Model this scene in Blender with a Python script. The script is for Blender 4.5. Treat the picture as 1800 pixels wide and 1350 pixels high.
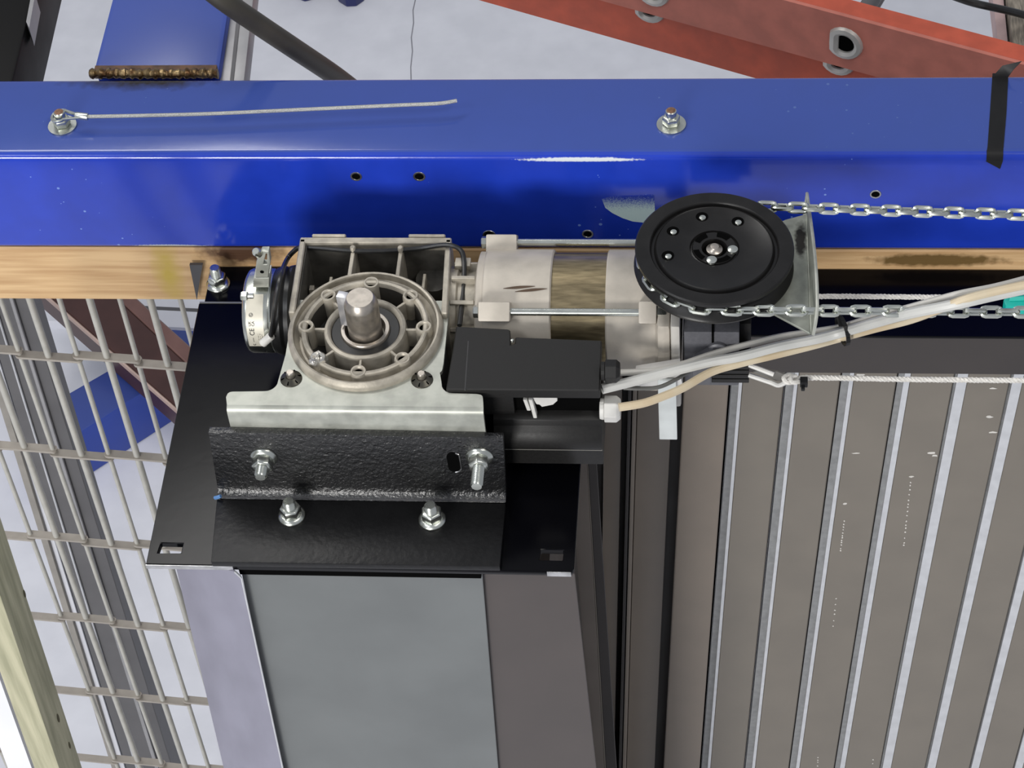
import bpy, bmesh, math, random
from mathutils import Vector, Matrix
from mathutils.geometry import tessellate_polygon
random.seed(7)
for o in list(bpy.data.objects): bpy.data.objects.remove(o)
SC = bpy.context.scene
COL = SC.collection
PI = math.pi

# ------------------------------------------------------------------ camera
F = 4065.0                       # focal length for an 1800 px wide frame
yv = Vector((430, -4800, F)).normalized()
zv = -Vector((359, 3475, F)); zv.normalize()
zv = (zv - yv * zv.dot(yv)).normalized()
xv = yv.cross(zv)
RIGHT = Vector((xv[0], yv[0], zv[0])); DOWN = Vector((xv[1], yv[1], zv[1])); FWD = Vector((xv[2], yv[2], zv[2]))
CAM = Vector((0.3892, -1.6158, 1.9729))
cd = bpy.data.cameras.new('camera'); cam = bpy.data.objects.new('camera', cd); COL.objects.link(cam)
cam.matrix_world = Matrix(((RIGHT[0], -DOWN[0], -FWD[0], CAM[0]), (RIGHT[1], -DOWN[1], -FWD[1], CAM[1]),
                           (RIGHT[2], -DOWN[2], -FWD[2], CAM[2]), (0, 0, 0, 1)))
cd.sensor_width = 36; cd.lens = F / 1800 * 36; cd.clip_start = 0.05; cd.clip_end = 100
SC.camera = cam

# ------------------------------------------------------------------ light
w = bpy.data.worlds.new('hall'); SC.world = w; w.use_nodes = True
w.node_tree.nodes['Background'].inputs[0].default_value = (0.86, 0.9, 1, 1)
w.node_tree.nodes['Background'].inputs[1].default_value = 0.42
def area(name, loc, size, power, aim, col=(1, 1, 1)):
    l = bpy.data.lights.new(name, 'AREA'); l.shape = 'RECTANGLE'; l.size, l.size_y = size; l.energy = power; l.color = col
    o = bpy.data.objects.new(name, l); COL.objects.link(o); o.location = loc
    o.rotation_euler = (Vector(aim) - Vector(loc)).to_track_quat('-Z', 'Y').to_euler(); return o
area('hall_lamp', (-1.6, 1.6, 3.6), (2.4, 0.7), 62, (0, 0.2, 0), (1, 0.98, 0.95))
area('hall_lamp', (2.2, -1.2, 3.8), (2.4, 0.7), 50, (0.3, 0, 0), (1, 0.96, 0.9))
area('window_light', (-1.7, -5.2, 1.2), (1.7, 1.3), 250, (0, 0, 0), (1, 0.98, 0.95))
area('hall_lamp', (-2.6, -2.4, 3.6), (2.4, 0.7), 50, (0, 0, -0.5), (0.95, 0.97, 1))
SC.view_settings.view_transform = 'Standard'; SC.view_settings.look = 'None'
SC.view_settings.gamma = 1; SC.view_settings.use_curve_mapping = False
SC.view_settings.exposure = 0.0

# ------------------------------------------------------------------ where a sight line meets a real plane
def ray(px, py): return RIGHT * ((px - 900) / F) + DOWN * ((py - 675) / F) + FWD
def at_z(px, py, z): d = ray(px, py); return CAM + d * ((z - CAM.z) / d.z)
def at_y(px, py, y): d = ray(px, py); return CAM + d * ((y - CAM.y) / d.y)
def at_x(px, py, x): d = ray(px, py); return CAM + d * ((x - CAM.x) / d.x)
V = Vector

# ------------------------------------------------------------------ mesh building
ORG = {}
class MB:
    def __init__(s): s.v = []; s.f = []
    def add(s, vs, fs):
        b = len(s.v); s.v += [V(p) for p in vs]; s.f += [[b + i for i in f] for f in fs]; return s
    def box(s, lo, hi):
        return s.obox(V([(a + b) / 2 for a, b in zip(lo, hi)]), V(((hi[0] - lo[0]) / 2, 0, 0)), V((0, (hi[1] - lo[1]) / 2, 0)), V((0, 0, (hi[2] - lo[2]) / 2)))
    def obox(s, c, a, b, d):
        c = V(c); vs = [c + a * i + b * j + d * k for k in (-1, 1) for j in (-1, 1) for i in (-1, 1)]
        return s.add(vs, [(0, 2, 3, 1), (4, 5, 7, 6), (0, 1, 5, 4), (2, 6, 7, 3), (0, 4, 6, 2), (1, 3, 7, 5)])
    def hexa(s, p):   # 8 corners: 4 of one face in order, 4 of the opposite face
        return s.add(p, [(3, 2, 1, 0), (4, 5, 6, 7), (0, 1, 5, 4), (1, 2, 6, 5), (2, 3, 7, 6), (3, 0, 4, 7)])
    def frame(s, ax, ref=None):
        ax = V(ax).normalized(); r = V(ref) if ref else (V((0, 0, 1)) if abs(ax.z) < .9 else V((1, 0, 0)))
        u = (r - ax * r.dot(ax)).normalized(); return ax, u, ax.cross(u)
    def lathe(s, prof, o, axis, n=32, a0=0.0, a1=2 * PI, ref=None, closed=True):
        ax, u, v = s.frame(axis, ref); o = V(o); full = abs(a1 - a0 - 2 * PI) < 1e-6; m = n if full else n + 1
        b = len(s.v)
        for r, h in prof:
            for i in range(m):
                a = a0 + (a1 - a0) * i / n; s.v.append(o + ax * h + (u * math.cos(a) + v * math.sin(a)) * r)
        for k in range(len(prof) - 1):
            for i in range(n):
                j = (i + 1) % m
                s.f.append([b + k * m + i, b + k * m + j, b + (k + 1) * m + j, b + (k + 1) * m + i])
        if closed and full:
            s.f.append([b + i for i in range(n)][::-1]); e = b + (len(prof) - 1) * m; s.f.append([e + i for i in range(n)])
        return s
    def cyl(s, p0, p1, r, r1=None, n=20):
        p0, p1 = V(p0), V(p1); return s.lathe([(r, 0), (r if r1 is None else r1, (p1 - p0).length)], p0, p1 - p0, n)
    def hexn(s, p, ax, af, h, rot=0.0, ref=None):
        r = af / math.sqrt(3); c = r * .86
        return s.lathe([(c, 0), (r, h * .1), (r, h * .85), (c, h)], p, ax, 6, rot, rot + 2 * PI, ref)
    def prism(s, poly, vec, holes=()):
        loops = [[V(p) for p in poly]] + [[V(p) for p in h] for h in holes]; vec = V(vec)
        tris = tessellate_polygon(loops); flat = [p for l in loops for p in l]; n = len(flat)
        fs = [tuple(t) for t in tris] + [tuple(i + n for i in t)[::-1] for t in tris]
        k = 0
        for l in loops:
            m = len(l)
            for i in range(m): a, c = k + i, k + (i + 1) % m; fs.append((a, c, c + n, a + n))
            k += m
        return s.add(flat + [p + vec for p in flat], fs)
    def tube(s, pts, r, n=8, smooth=0, closed=False, cap=True):
        P = [V(p) for p in pts]
        if smooth: P = spline(P, smooth, closed)
        m = len(P); R = r if isinstance(r, (list, tuple)) else [r] * m
        T = [(P[(i + 1) % m if closed else min(i + 1, m - 1)] - P[(i - 1) % m if closed else max(i - 1, 0)]).normalized() for i in range(m)]
        u = s.frame(T[0])[1]; b = len(s.v)
        for i in range(m):
            u = (u - T[i] * u.dot(T[i])).normalized(); w_ = T[i].cross(u)
            for k in range(n): a = 2 * PI * k / n; s.v.append(P[i] + (u * math.cos(a) + w_ * math.sin(a)) * R[i])
        for i in range(m if closed else m - 1):
            for k in range(n):
                a = i * n + k; c = i * n + (k + 1) % n; j = ((i + 1) % m) * n
                s.f.append([b + a, b + c, b + j + (k + 1) % n, b + j + k])
        if cap and not closed:
            s.f.append([b + k for k in range(n)][::-1]); s.f.append([b + (m - 1) * n + k for k in range(n)])
        return s
    def build(s, name, mat, parent=None, smooth=35, bevel=0.0, org=None, seg=2):
        o0 = V(org) if org is not None else (ORG[parent.name] if parent else V((0, 0, 0)))
        me = bpy.data.meshes.new(name); me.from_pydata([tuple(p - o0) for p in s.v], [], s.f)
        bm = bmesh.new(); bm.from_mesh(me); bmesh.ops.recalc_face_normals(bm, faces=bm.faces)
        if bevel:
            es = [e for e in bm.edges if len(e.link_faces) == 2 and e.calc_face_angle(0) > .6]
            bmesh.ops.bevel(bm, geom=es, offset=bevel, segments=seg, profile=.6, affect='EDGES', clamp_overlap=True)
        bm.to_mesh(me); bm.free(); me.update()
        if smooth:
            for p in me.polygons: p.use_smooth = True
            me.set_sharp_from_angle(angle=math.radians(smooth))
        me.materials.append(mat)
        o = bpy.data.objects.new(name, me); COL.objects.link(o)
        if parent: o.parent = parent; ORG[o.name] = ORG[parent.name]
        else: o.location = o0; ORG[o.name] = o0
        return o
def spline(P, k, closed=False):
    out = []; n = len(P); rng = range(n if closed else n - 1)
    for i in rng:
        g = (lambda j: P[j % n]) if closed else (lambda j: P[max(0, min(n - 1, j))])
        a, b, c, d = g(i - 1), g(i), g(i + 1), g(i + 2)
        for q in range(k):
            t = q / k; out.append(.5 * ((2 * b) + (c - a) * t + (2 * a - 5 * b + 4 * c - d) * t * t + (3 * b - a - 3 * c + d) * t ** 3))
    if not closed: out.append(P[-1])
    return out
def tag(o, label, cat, group=None, kind=None):
    if label: o['label'] = label
    if cat: o['category'] = cat
    if group: o['group'] = group
    if kind: o['kind'] = kind
    return o
def thing(name, loc, label, cat, group=None):
    o = bpy.data.objects.new(name, None); COL.objects.link(o); o.location = loc; o.empty_display_size = .05
    ORG[o.name] = V(loc); return tag(o, label, cat, group)
def inst(src, parent, loc, rot=None, name=None):          # a copy of a part, sharing its mesh
    c = src.copy(); COL.objects.link(c); c.parent = parent; c.location = V(loc) - (ORG[parent.name] if parent else V((0, 0, 0)))
    if rot is not None: c.rotation_euler = rot
    ORG[c.name] = V(loc); return c

# ------------------------------------------------------------------ materials
def marks(m, blobs):           # stains with a shape of their own
    nt = m.node_tree; N = nt.nodes; L = nt.links; b = N['Principled BSDF']; out = b.inputs['Base Color'].links[0].from_socket
    tc = N.new('ShaderNodeTexCoord')
    for (cen, rad, bc, grain, soft) in blobs:           # marks with a shape of their own
        mb = N.new('ShaderNodeMapping'); mb.vector_type = 'POINT'
        mb.inputs['Location'].default_value = [-a / r for a, r in zip(cen, rad)]; mb.inputs['Scale'].default_value = [1 / r for r in rad]
        L.new(tc.outputs['Object'], mb.inputs[0])
        ln = N.new('ShaderNodeVectorMath'); ln.operation = 'LENGTH'; L.new(mb.outputs[0], ln.inputs[0])
        ng = N.new('ShaderNodeTexNoise'); ng.inputs['Scale'].default_value = grain; ng.inputs['Detail'].default_value = 6; L.new(tc.outputs['Object'], ng.inputs['Vector'])
        ad = N.new('ShaderNodeMath'); ad.operation = 'MULTIPLY_ADD'; L.new(ng.outputs['Fac'], ad.inputs[0]); ad.inputs[1].default_value = .8; L.new(ln.outputs['Value'], ad.inputs[2])
        mr = N.new('ShaderNodeMapRange'); mr.inputs['From Min'].default_value = 1.4; mr.inputs['From Max'].default_value = 1.4 - soft; L.new(ad.outputs[0], mr.inputs['Value'])
        mx = N.new('ShaderNodeMix'); mx.data_type = 'RGBA'; L.new(mr.outputs[0], mx.inputs['Factor']); L.new(out, mx.inputs[6]); mx.inputs[7].default_value = (*bc, 1); out = mx.outputs[2]
    L.new(out, b.inputs['Base Color'])
def M(name, col, rough=.5, metal=0.0, var=.12, scale=25, bump=0.0, bscale=200, coat=0.0, stretch=(1, 1, 1), rvar=.15, spec=.5, col2=None, blobs=(), detail=4):
    m = bpy.data.materials.new(name); m.use_nodes = True; nt = m.node_tree; N = nt.nodes; L = nt.links
    b = N['Principled BSDF']; b.inputs['Metallic'].default_value = metal; b.inputs['Specular IOR Level'].default_value = spec
    b.inputs['Coat Weight'].default_value = coat; b.inputs['Coat Roughness'].default_value = .08
    tc = N.new('ShaderNodeTexCoord'); mp = N.new('ShaderNodeMapping'); mp.inputs['Scale'].default_value = stretch
    L.new(tc.outputs['Object'], mp.inputs[0])
    n1 = N.new('ShaderNodeTexNoise'); n1.inputs['Scale'].default_value = scale; n1.inputs['Detail'].default_value = detail
    L.new(mp.outputs[0], n1.inputs['Vector'])
    cr = N.new('ShaderNodeValToRGB'); c = V(col); d = V(col2) if col2 else c * (1 - var)
    cr.color_ramp.elements[0].color = (*d, 1); cr.color_ramp.elements[0].position = .35
    cr.color_ramp.elements[1].color = (*(c if col2 else c * (1 + var * .5)), 1); cr.color_ramp.elements[1].position = .65
    L.new(n1.outputs['Fac'], cr.inputs[0]); out = cr.outputs[0]
    L.new(out, b.inputs['Base Color']); marks(m, blobs)
    r = N.new('ShaderNodeMapRange'); r.inputs['To Min'].default_value = max(0, rough - rvar * rough); r.inputs['To Max'].default_value = min(1, rough + rvar * rough)
    L.new(n1.outputs['Fac'], r.inputs['Value']); L.new(r.outputs[0], b.inputs['Roughness'])
    if bump:
        n2 = N.new('ShaderNodeTexNoise'); n2.inputs['Scale'].default_value = bscale; n2.inputs['Detail'].default_value = 3; L.new(mp.outputs[0], n2.inputs['Vector'])
        bp = N.new('ShaderNodeBump'); bp.inputs['Strength'].default_value = bump; bp.inputs['Distance'].default_value = .002
        L.new(n2.outputs['Fac'], bp.inputs['Height']); L.new(bp.outputs[0], b.inputs['Normal'])
    return m
def spots(m, scale, size, colr):   # paint blisters
    nt = m.node_tree; N = nt.nodes; L = nt.links; b = N['Principled BSDF']; src = b.inputs['Base Color'].links[0].from_socket
    tc = N.new('ShaderNodeTexCoord'); vo = N.new('ShaderNodeTexVoronoi'); vo.inputs['Scale'].default_value = scale; L.new(tc.outputs['Object'], vo.inputs['Vector'])
    nz = N.new('ShaderNodeTexNoise'); nz.inputs['Scale'].default_value = 7; L.new(tc.outputs['Object'], nz.inputs['Vector'])
    mr = N.new('ShaderNodeMapRange'); mr.inputs['From Min'].default_value = .5; mr.inputs['From Max'].default_value = .75; mr.inputs['To Max'].default_value = size * 2.2; mr.inputs['To Min'].default_value = .0; L.new(nz.outputs['Fac'], mr.inputs['Value'])
    lt = N.new('ShaderNodeMath'); lt.operation = 'LESS_THAN'; L.new(vo.outputs['Distance'], lt.inputs[0]); L.new(mr.outputs[0], lt.inputs[1])
    mx = N.new('ShaderNodeMix'); mx.data_type = 'RGBA'; L.new(lt.outputs[0], mx.inputs['Factor']); L.new(src, mx.inputs[6]); mx.inputs[7].default_value = (*colr, 1); L.new(mx.outputs[2], b.inputs['Base Color']); return m
def greyer_top(m, top_col):        # mixes a greyer tone into the faces that look up
    nt = m.node_tree; N = nt.nodes; L = nt.links; b = N['Principled BSDF']; src = b.inputs['Base Color'].links[0].from_socket
    g = N.new('ShaderNodeNewGeometry'); sp = N.new('ShaderNodeSeparateXYZ'); L.new(g.outputs['True Normal'], sp.inputs[0])
    mr = N.new('ShaderNodeMapRange'); mr.inputs['From Min'].default_value = .75; mr.inputs['From Max'].default_value = 1; L.new(sp.outputs['Z'], mr.inputs['Value'])
    mx = N.new('ShaderNodeMix'); mx.data_type = 'RGBA'; L.new(mr.outputs[0], mx.inputs['Factor']); L.new(src, mx.inputs[6]); mx.inputs[7].default_value = (*top_col, 1)
    m2 = N.new('ShaderNodeMix'); m2.data_type = 'RGBA'; m2.inputs['Factor'].default_value = .75; L.new(src, m2.inputs[6]); L.new(mx.outputs[2], m2.inputs[7])
    L.new(m2.outputs[2], b.inputs['Base Color']); return m
def wood(name, c1, c2, axis='X', rough=.6, blobs=()):
    st = {'X': (1.2, 14, 22), 'Z': (16, 16, 1.1)}[axis]
    return M(name, c1, rough, 0, .2, 6, .15, 40, 0, st, col2=c2, blobs=blobs, detail=6)

YB, ZB0, ZB1, YBB = .2394, .0309, .1845, .3699
BORG = (0, YB, ZB0)
def bl(px, py): p = at_y(px, py, YB); return (p.x, 0, p.z - ZB0)
def bt(px, py): p = at_z(px, py, ZB1); return (p.x, p.y - YB, ZB1 - ZB0)
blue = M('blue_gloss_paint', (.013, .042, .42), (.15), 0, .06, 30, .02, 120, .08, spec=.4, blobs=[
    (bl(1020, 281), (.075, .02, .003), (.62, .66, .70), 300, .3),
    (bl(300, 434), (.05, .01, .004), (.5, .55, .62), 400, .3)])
spots(blue, 75, .07, (.16, .26, .62)); greyer_top(blue, (.050, .085, .26)); marks(blue, [(bt(255, 138), (.11, .022, .03), (.016, .012, .012), 70, .6)])
blue2 = M('blue_paint_far', (.02, .055, .34), .3, 0, .06, 10); greyer_top(blue2, (.05, .08, .28))
plate_black = M('black_plate_paint', (.002, .002, .003), .17, 0, .3, 8, .02, 60, spec=.13)
rough_black = M('black_rolled_steel_paint', (.005, .005, .0055), .4, 0, .3, 30, .22, 150, spec=.3)
bare = M('bare_steel', (.5, .5, .5), .35, 1, .3, 60)
galv = M('galvanised_steel', (.43, .44, .39), .42, .5, .22, 45, .03, 90, rvar=.3)
ds = at_z(1407, 422, .183) - at_z(1420, 480, .183)
galv_dirty = M('stained_galvanised', (.34, .355, .31), .45, .5, .2, 60, .03, 90, blobs=[(tuple(ds), (.0075, .03, .03), (.02, .018, .016), 150, .45)])
zinc = M('zinc_plating', (.60, .62, .57), .27, 1, .06, 60)
castm = M('cast_aluminium', (.41, .375, .31), .5, .4, .25, 60, .12, 500)
castd = M('cast_aluminium_dark', (.11, .104, .092), .5, .3, .4, 40, .1, 400)  # darkened cast tone; puts shade into the lining of the housing pocket
steel = M('turned_steel', (.46, .42, .37), .33, .9, .15, 120, .0)
motorg = M('motor_grey_enamel', (.45, .41, .35), .45, 0.1, .12, 40, .06, 500)
gold = M('passivated_stator', (.36, .29, .17), .3, .9, .3, 40, .02, 300, stretch=(1, 6, 6))
plastic = M('black_plastic', (.012, .0115, .011), .5, 0, .1, 300, .06, 900, spec=.3)
plasticg = M('dark_grey_plastic', (.085, .085, .095), .45, 0, .1, 300, .05, 900)
rubber = M('black_rubber', (.012, .012, .012), .35, 0, .2, 90)
wheelb = M('black_wheel_plastic', (.0095, .009, .0088), .36, 0, .25, 40, .03, 600, spec=.3)
hole = M('dark_bore', (.0025, .0025, .0025), .9, spec=.02)
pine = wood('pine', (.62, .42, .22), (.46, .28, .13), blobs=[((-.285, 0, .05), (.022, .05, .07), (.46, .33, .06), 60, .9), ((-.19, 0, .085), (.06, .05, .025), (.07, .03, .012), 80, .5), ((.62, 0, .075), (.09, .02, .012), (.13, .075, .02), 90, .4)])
green_wood = wood('treated_timber', (.44, .42, .29), (.27, .265, .17), 'Z', blobs=[])
brown = M('brown_panel_coating', (.165, .146, .120), .42, 0, .07, 12, .04, 700, blobs=[])
brown_dark = M('dark_brown_coating', (.032, .026, .0235), .45, 0, .12, 15, .04, 500)
edge_light = M('light_edge', (.55, .56, .58), .4, .3, .08, 60)
gasket = M('grey_gasket', (.24, .245, .25), .55, 0, .15, 120)
lavender = M('aluminium_sheet', (.27, .265, .33), .38, .35, .12, 9, .02, 40, stretch=(3, 1, 1))
greysheet = M('grey_sheet', (.148, .158, .157), .4, .3, .12, 7, .01, 30)
concrete = M('concrete_floor', (.80, .81, .86), .6, 0, .12, 9, .05, 20, col2=(.73, .74, .79), detail=10)
whitep = M('white_plastic', (.60, .59, .56), .4, 0, .06, 80)
cord_m = M('white_cord', (.62, .60, .56), .7, 0, .15, 400, .3, 900)
cable_g = M('grey_cable', (.47, .455, .42), .45, 0, .12, 20)
cable_c = M('cream_cable', (.55, .48, .35), .45, 0, .2, 18, col2=(.50, .40, .26))
teal = M('teal_plastic', (.0, .36, .30), .4)
grille_m = M('grille_grey_coating', (.44, .43, .39), .42, .1, .08, 60)
link_m = M('grille_link_coating', (.33, .30, .26), .42, .1, .08, 60)
red1 = M('faded_red_fibreglass', (.50, .165, .12), .6, 0, .14, 30, .05, 300)
red2 = M('orange_red_fibreglass', (.50, .09, .045), .5, 0, .15, 30, .05, 300)
tape = M('black_tape', (.006, .006, .0065), .5, 0, .2, 60, spec=.3)
dgrey = M('dark_grey_aluminium', (.12, .117, .12), .45, .2, .08, 20)
mgrey = M('mid_grey_aluminium', (.34, .335, .34), .42, .4, .1, 30)
maroon = M('red_brown_paint', (.060, .024, .020), .4, 0, .2, 10)
maroon2 = M('red_brown_flange_paint', (.16, .082, .07), .45, 0, .2, 10)
olive = M('dark_rubber_hose', (.045, .040, .030), .5, 0, .2, 20)
weldm = M('weld_bead', (.30, .22, .11), .35, .8, .5, 90, .4, 200, col2=(.10, .05, .02))
white_sheet = M('white_sheet', (.74, .75, .80), .5, 0, .05, 8)
ink = M('black_print', (.03, .03, .03), .5)
label_m = M('beige_label', (.60, .57, .48), .45, .2, .08, 60)
rust = M('rusty_thread', (.24, .13, .08), .6, .5, .4, 200)

# ------------------------------------------------------------------ setting: floor
m = MB().box((-6, -4, -2.7), (6, 9, -2.6)); fl = m.build('floor', concrete, smooth=0); tag(fl, 'pale grey concrete floor far below the beam', None, kind='structure')
# a thin crack in the concrete
pts = [at_z(725 + dx, y, -2.5995) for dx, y in ((3, -60), (5, 0), (1, 18), (2, 40), (-2, 66), (0, 90), (-3, 118), (-2, 160))]
MB().tube(pts, .0016, 4).build('crack', M('crack_dirt', (.30, .30, .33), .8), fl)

# ------------------------------------------------------------------ blue beam
def rrect(x, y0, y1, z0, z1, r, n=4):
    P = []
    for cy, cz, a0 in ((y0 + r, z0 + r, PI), (y1 - r, z0 + r, 1.5 * PI), (y1 - r, z1 - r, 0), (y0 + r, z1 - r, .5 * PI)):
        for i in range(n + 1): a = a0 + i / n * PI / 2; P.append((x, cy + r * math.cos(a), cz + r * math.sin(a)))
    return P
beam = MB().prism(rrect(-1.3, YB, YBB, ZB0, ZB1, .0095), (2.7, 0, 0)).build('steel_beam', blue, org=BORG, smooth=30)
tag(beam, 'long glossy blue rectangular steel beam running across above the motor', 'beam')
for px, py, r in ((626, 310, .0052), (737, 310, .0055), (860, 413, .006), (1033, 411, .0052), (1539, 341, .005)):
    p = at_y(px, py, YB)
    h = MB().lathe([(r, .0002), (r * 1.3, .0002), (r * 1.25, .0008), (r * .95, .0008), (r * .9, .0003)], p, (0, -1, 0), 18, closed=False).build('drill_hole_rim', bare, beam)
    MB().lathe([(r, .0002), (r, .0005)], p, (0, -1, 0), 18).build('drill_hole', hole, h)
sc_ = M('pale_patch_tone', (.46, .62, .62), .5, 0, .1, 900, .3, 900)  # pale grainy patch on the beam's front, bluer towards its top
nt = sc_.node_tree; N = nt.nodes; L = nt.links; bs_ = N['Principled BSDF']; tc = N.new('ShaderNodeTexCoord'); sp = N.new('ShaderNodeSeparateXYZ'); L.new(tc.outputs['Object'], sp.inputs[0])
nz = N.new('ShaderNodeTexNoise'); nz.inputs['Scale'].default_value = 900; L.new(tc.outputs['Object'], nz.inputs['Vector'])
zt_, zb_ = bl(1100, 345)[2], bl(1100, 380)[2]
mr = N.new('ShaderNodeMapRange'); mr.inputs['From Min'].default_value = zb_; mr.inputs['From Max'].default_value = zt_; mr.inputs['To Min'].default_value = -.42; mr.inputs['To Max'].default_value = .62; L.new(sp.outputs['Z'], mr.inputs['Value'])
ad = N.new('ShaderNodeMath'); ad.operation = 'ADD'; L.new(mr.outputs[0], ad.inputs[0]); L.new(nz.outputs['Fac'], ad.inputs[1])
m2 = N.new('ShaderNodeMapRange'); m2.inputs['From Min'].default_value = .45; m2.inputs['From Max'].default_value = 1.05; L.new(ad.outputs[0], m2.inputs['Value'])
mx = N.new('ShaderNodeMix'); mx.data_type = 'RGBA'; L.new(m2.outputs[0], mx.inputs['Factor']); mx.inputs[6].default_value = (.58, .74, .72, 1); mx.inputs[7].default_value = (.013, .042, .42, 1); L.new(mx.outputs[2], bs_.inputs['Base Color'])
MB().prism([at_y(x, y, YB) for x, y in ((1058, 350), (1072, 345), (1100, 344), (1150, 342), (1152, 388), (1130, 391), (1112, 389), (1094, 383), (1076, 374), (1064, 365))], (0, -.0003, 0)).build('pale_patch', sc_, beam)['label'] = 'pale patch on the blue paint'
# stub beam behind, with its weld
st = at_z(180, 122, .17)
a, b_, c, d = [at_z(*q, .172) for q in ((165, 118), (385, 128), (426, -140), (232, -140))]
dz = V((0, 0, -.12))
stub = MB().hexa([a, b_, c, d, a + dz, b_ + dz, c + dz, d + dz]).build('stub_beam', blue2, beam, bevel=.006)
stub['label'] = 'duller blue stub beam welded to the back edge'
p0, p1 = at_z(160, 129, .178), at_z(383, 130, .178)
mb = MB(); n = 70; pp = []; rr = []
for i in range(n + 1):
    t = i / n; pp.append(p0.lerp(p1, t) + V((0, random.uniform(-.0006, .0006), random.uniform(-.0006, .0006)))); rr.append(.0058 + .0011 * math.sin(i * 1.45) + random.uniform(-.0004, .0004))
mb.tube(pp, rr, 10)
bs = at_z(272, 120, .1765); MB().box((p0.x + .002, bs.y - .006, .166), (p1.x - .004, bs.y + .005, .1768)).build('burnt_strip', M('burnt_paint', (.10, .05, .025), .55, .2, .5, 60), beam)
mb.build('weld_bead', weldm, beam)['label'] = 'rippled gold and brown weld bead'
# ------------------------------------------------------------------ timber under the beam
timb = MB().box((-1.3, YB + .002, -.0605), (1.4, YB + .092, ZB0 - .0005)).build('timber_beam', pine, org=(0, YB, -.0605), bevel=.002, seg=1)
tag(timb, 'pale pine timber fixed under the blue beam, yellow paint smear near its middle', 'timber')

# ------------------------------------------------------------------ anchor bolts on the beam
def anchor(px, py, label, name='anchor_bolt'):
    p = at_z(px, py, ZB1)
    t = thing(name, p, label, 'bolt', 'anchor bolts on the blue beam')
    MB().lathe([(.0085, 0), (.0165, 0), (.0165, .0022), (.0085, .0022)], p, (0, 0, 1), 28).build('washer', zinc, t)
    MB().hexn(p + V((0, .001, .0022)), (0, 0, 1), .0175, .011, .2).build('nut', zinc, t, bevel=.0006)
    k = MB().lathe([(.0062, 0), (.0062, .0075), (.0052, .0085)], p + V((0, .001, .0132)), (0, 0, 1), 16).build('bolt_shank', zinc, t)
    MB().lathe([(.0052, 0), (.001, .0003)], p + V((0, .001, .0217)), (0, 0, 1), 16).build('bolt_tip', rust, k)
    return p
pb1 = anchor(110, 222, 'zinc anchor bolt on the blue beam with the thin wire rope looped round it')
pb2 = anchor(1180, 220, 'lone zinc anchor bolt with a washer on the blue beam, nothing tied to it')
# wire rope
zr = ZB1 + .018
wr = thing('wire_rope', pb1 + V((.03, 0, .01)), 'thin grey wire rope lying loose along the top of the blue beam', 'wire rope')
pts = [at_z(x, y, zr) for x, y in ((150, 205), (260, 203), (370, 200), (480, 195), (590, 190), (700, 185), (770, 182), (803, 177))]
MB().tube(pts, .0022, 8, 6).build('strand', M('wire_rope_steel', (.48, .48, .45), .4, .6, .35, 900, .5, 1500), wr)
lp = [pb1 + V((.010 + .0 * i, .001, .016)) for i in range(0)]
cc = pb1 + V((0, .001, .0155))
ring = [cc + V((.0095 * math.cos(a), .0095 * math.sin(a), .0015 * math.cos(a))) for a in [i * PI / 8 for i in range(2, 15)]]
MB().tube([at_z(140, 203, zr)] + ring + [at_z(140, 207, zr)], .0018, 6, 3).build('loop', zinc, wr)
MB().cyl(at_z(133, 203, zr), at_z(155, 205.5, zr), .0042, n=14).build('crimp_sleeve', zinc, wr, bevel=.0006)
# tape
tp = thing('tape_strip', at_z(1765, 200, ZB1), 'strip of black tape wrapped over the right end of the blue beam', 'tape')
mb = MB(); e = .0007
def tp_pt(px, py): return at_z(px, py, ZB1 + e)
L_ = [at_z(1745, 133, ZB1 + e) + V((0, .004, 0))] + [tp_pt(1744, 140), tp_pt(1740, 200), tp_pt(1736, 258)]
R_ = [at_z(1773, 133, ZB1 + e) + V((0, .004, 0))] + [tp_pt(1772, 140), tp_pt(1769, 200), tp_pt(1764, 258)]
for px, lst in ((1735, L_), (1764, R_)):
    x = at_y(px, 272, YB).x
    for i in range(1, 5):
        a = PI / 2 + i * PI / 8; r = .0095
        lst.append(V((x, YB + r + (r + e) * math.cos(a), ZB1 - r + (r + e) * math.sin(a))))
L_.append(at_y(1732, 283, YB - e)); R_.append(at_y(1758, 297, YB - e))
n = len(L_)
mb.add(L_ + R_ + [p + V((0, .0003, -.0005)) for p in L_ + R_], [(i, i + 1, n + i + 1, n + i) for i in range(n - 1)] + [(2 * n + i, 3 * n + i, 3 * n + i + 1, 2 * n + i + 1) for i in range(n - 1)])
mb.build('tape_band', tape, tp, smooth=60)
q = at_z(1745, 130, ZB1 + .001)
mb = MB().prism([at_z(1744, 136, ZB1 + .001), at_z(1772, 136, ZB1 + .001), at_z(1782, 122, ZB1 + .012), at_z(1796, 108, ZB1 + .02), at_z(1762, 116, ZB1 + .012)], (0, 0, .0006))
mb.build('loose_end', tape, tp)

# ------------------------------------------------------------------ flange nuts
def flange_nut(parent, p, ax, shank=.012, s=1.0, tilt=0.3, name='flange_nut'):
    p = V(p); ax = V(ax)
    o = MB().lathe([(.0122 * s, 0), (.0122 * s, .0018 * s), (.0095 * s, .0045 * s), (.004, .0045 * s)], p, ax, 26).hexn(p + ax * .0035 * s, ax, .0165 * s, .010 * s, tilt).build(name, zinc, parent, bevel=.0004, seg=1)
    r = .0056 * s; pr = []; h = .012 * s; k = 0
    while h < .012 * s + shank: pr += [(r, h), (r * .9, h + .0008)]; h += .0016
    pr += [(r * .8, h + .0006)]
    MB().lathe([(r, 0)] + pr, p, ax, 16).build('threaded_shank', zinc, o, smooth=50)
    return o

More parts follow.
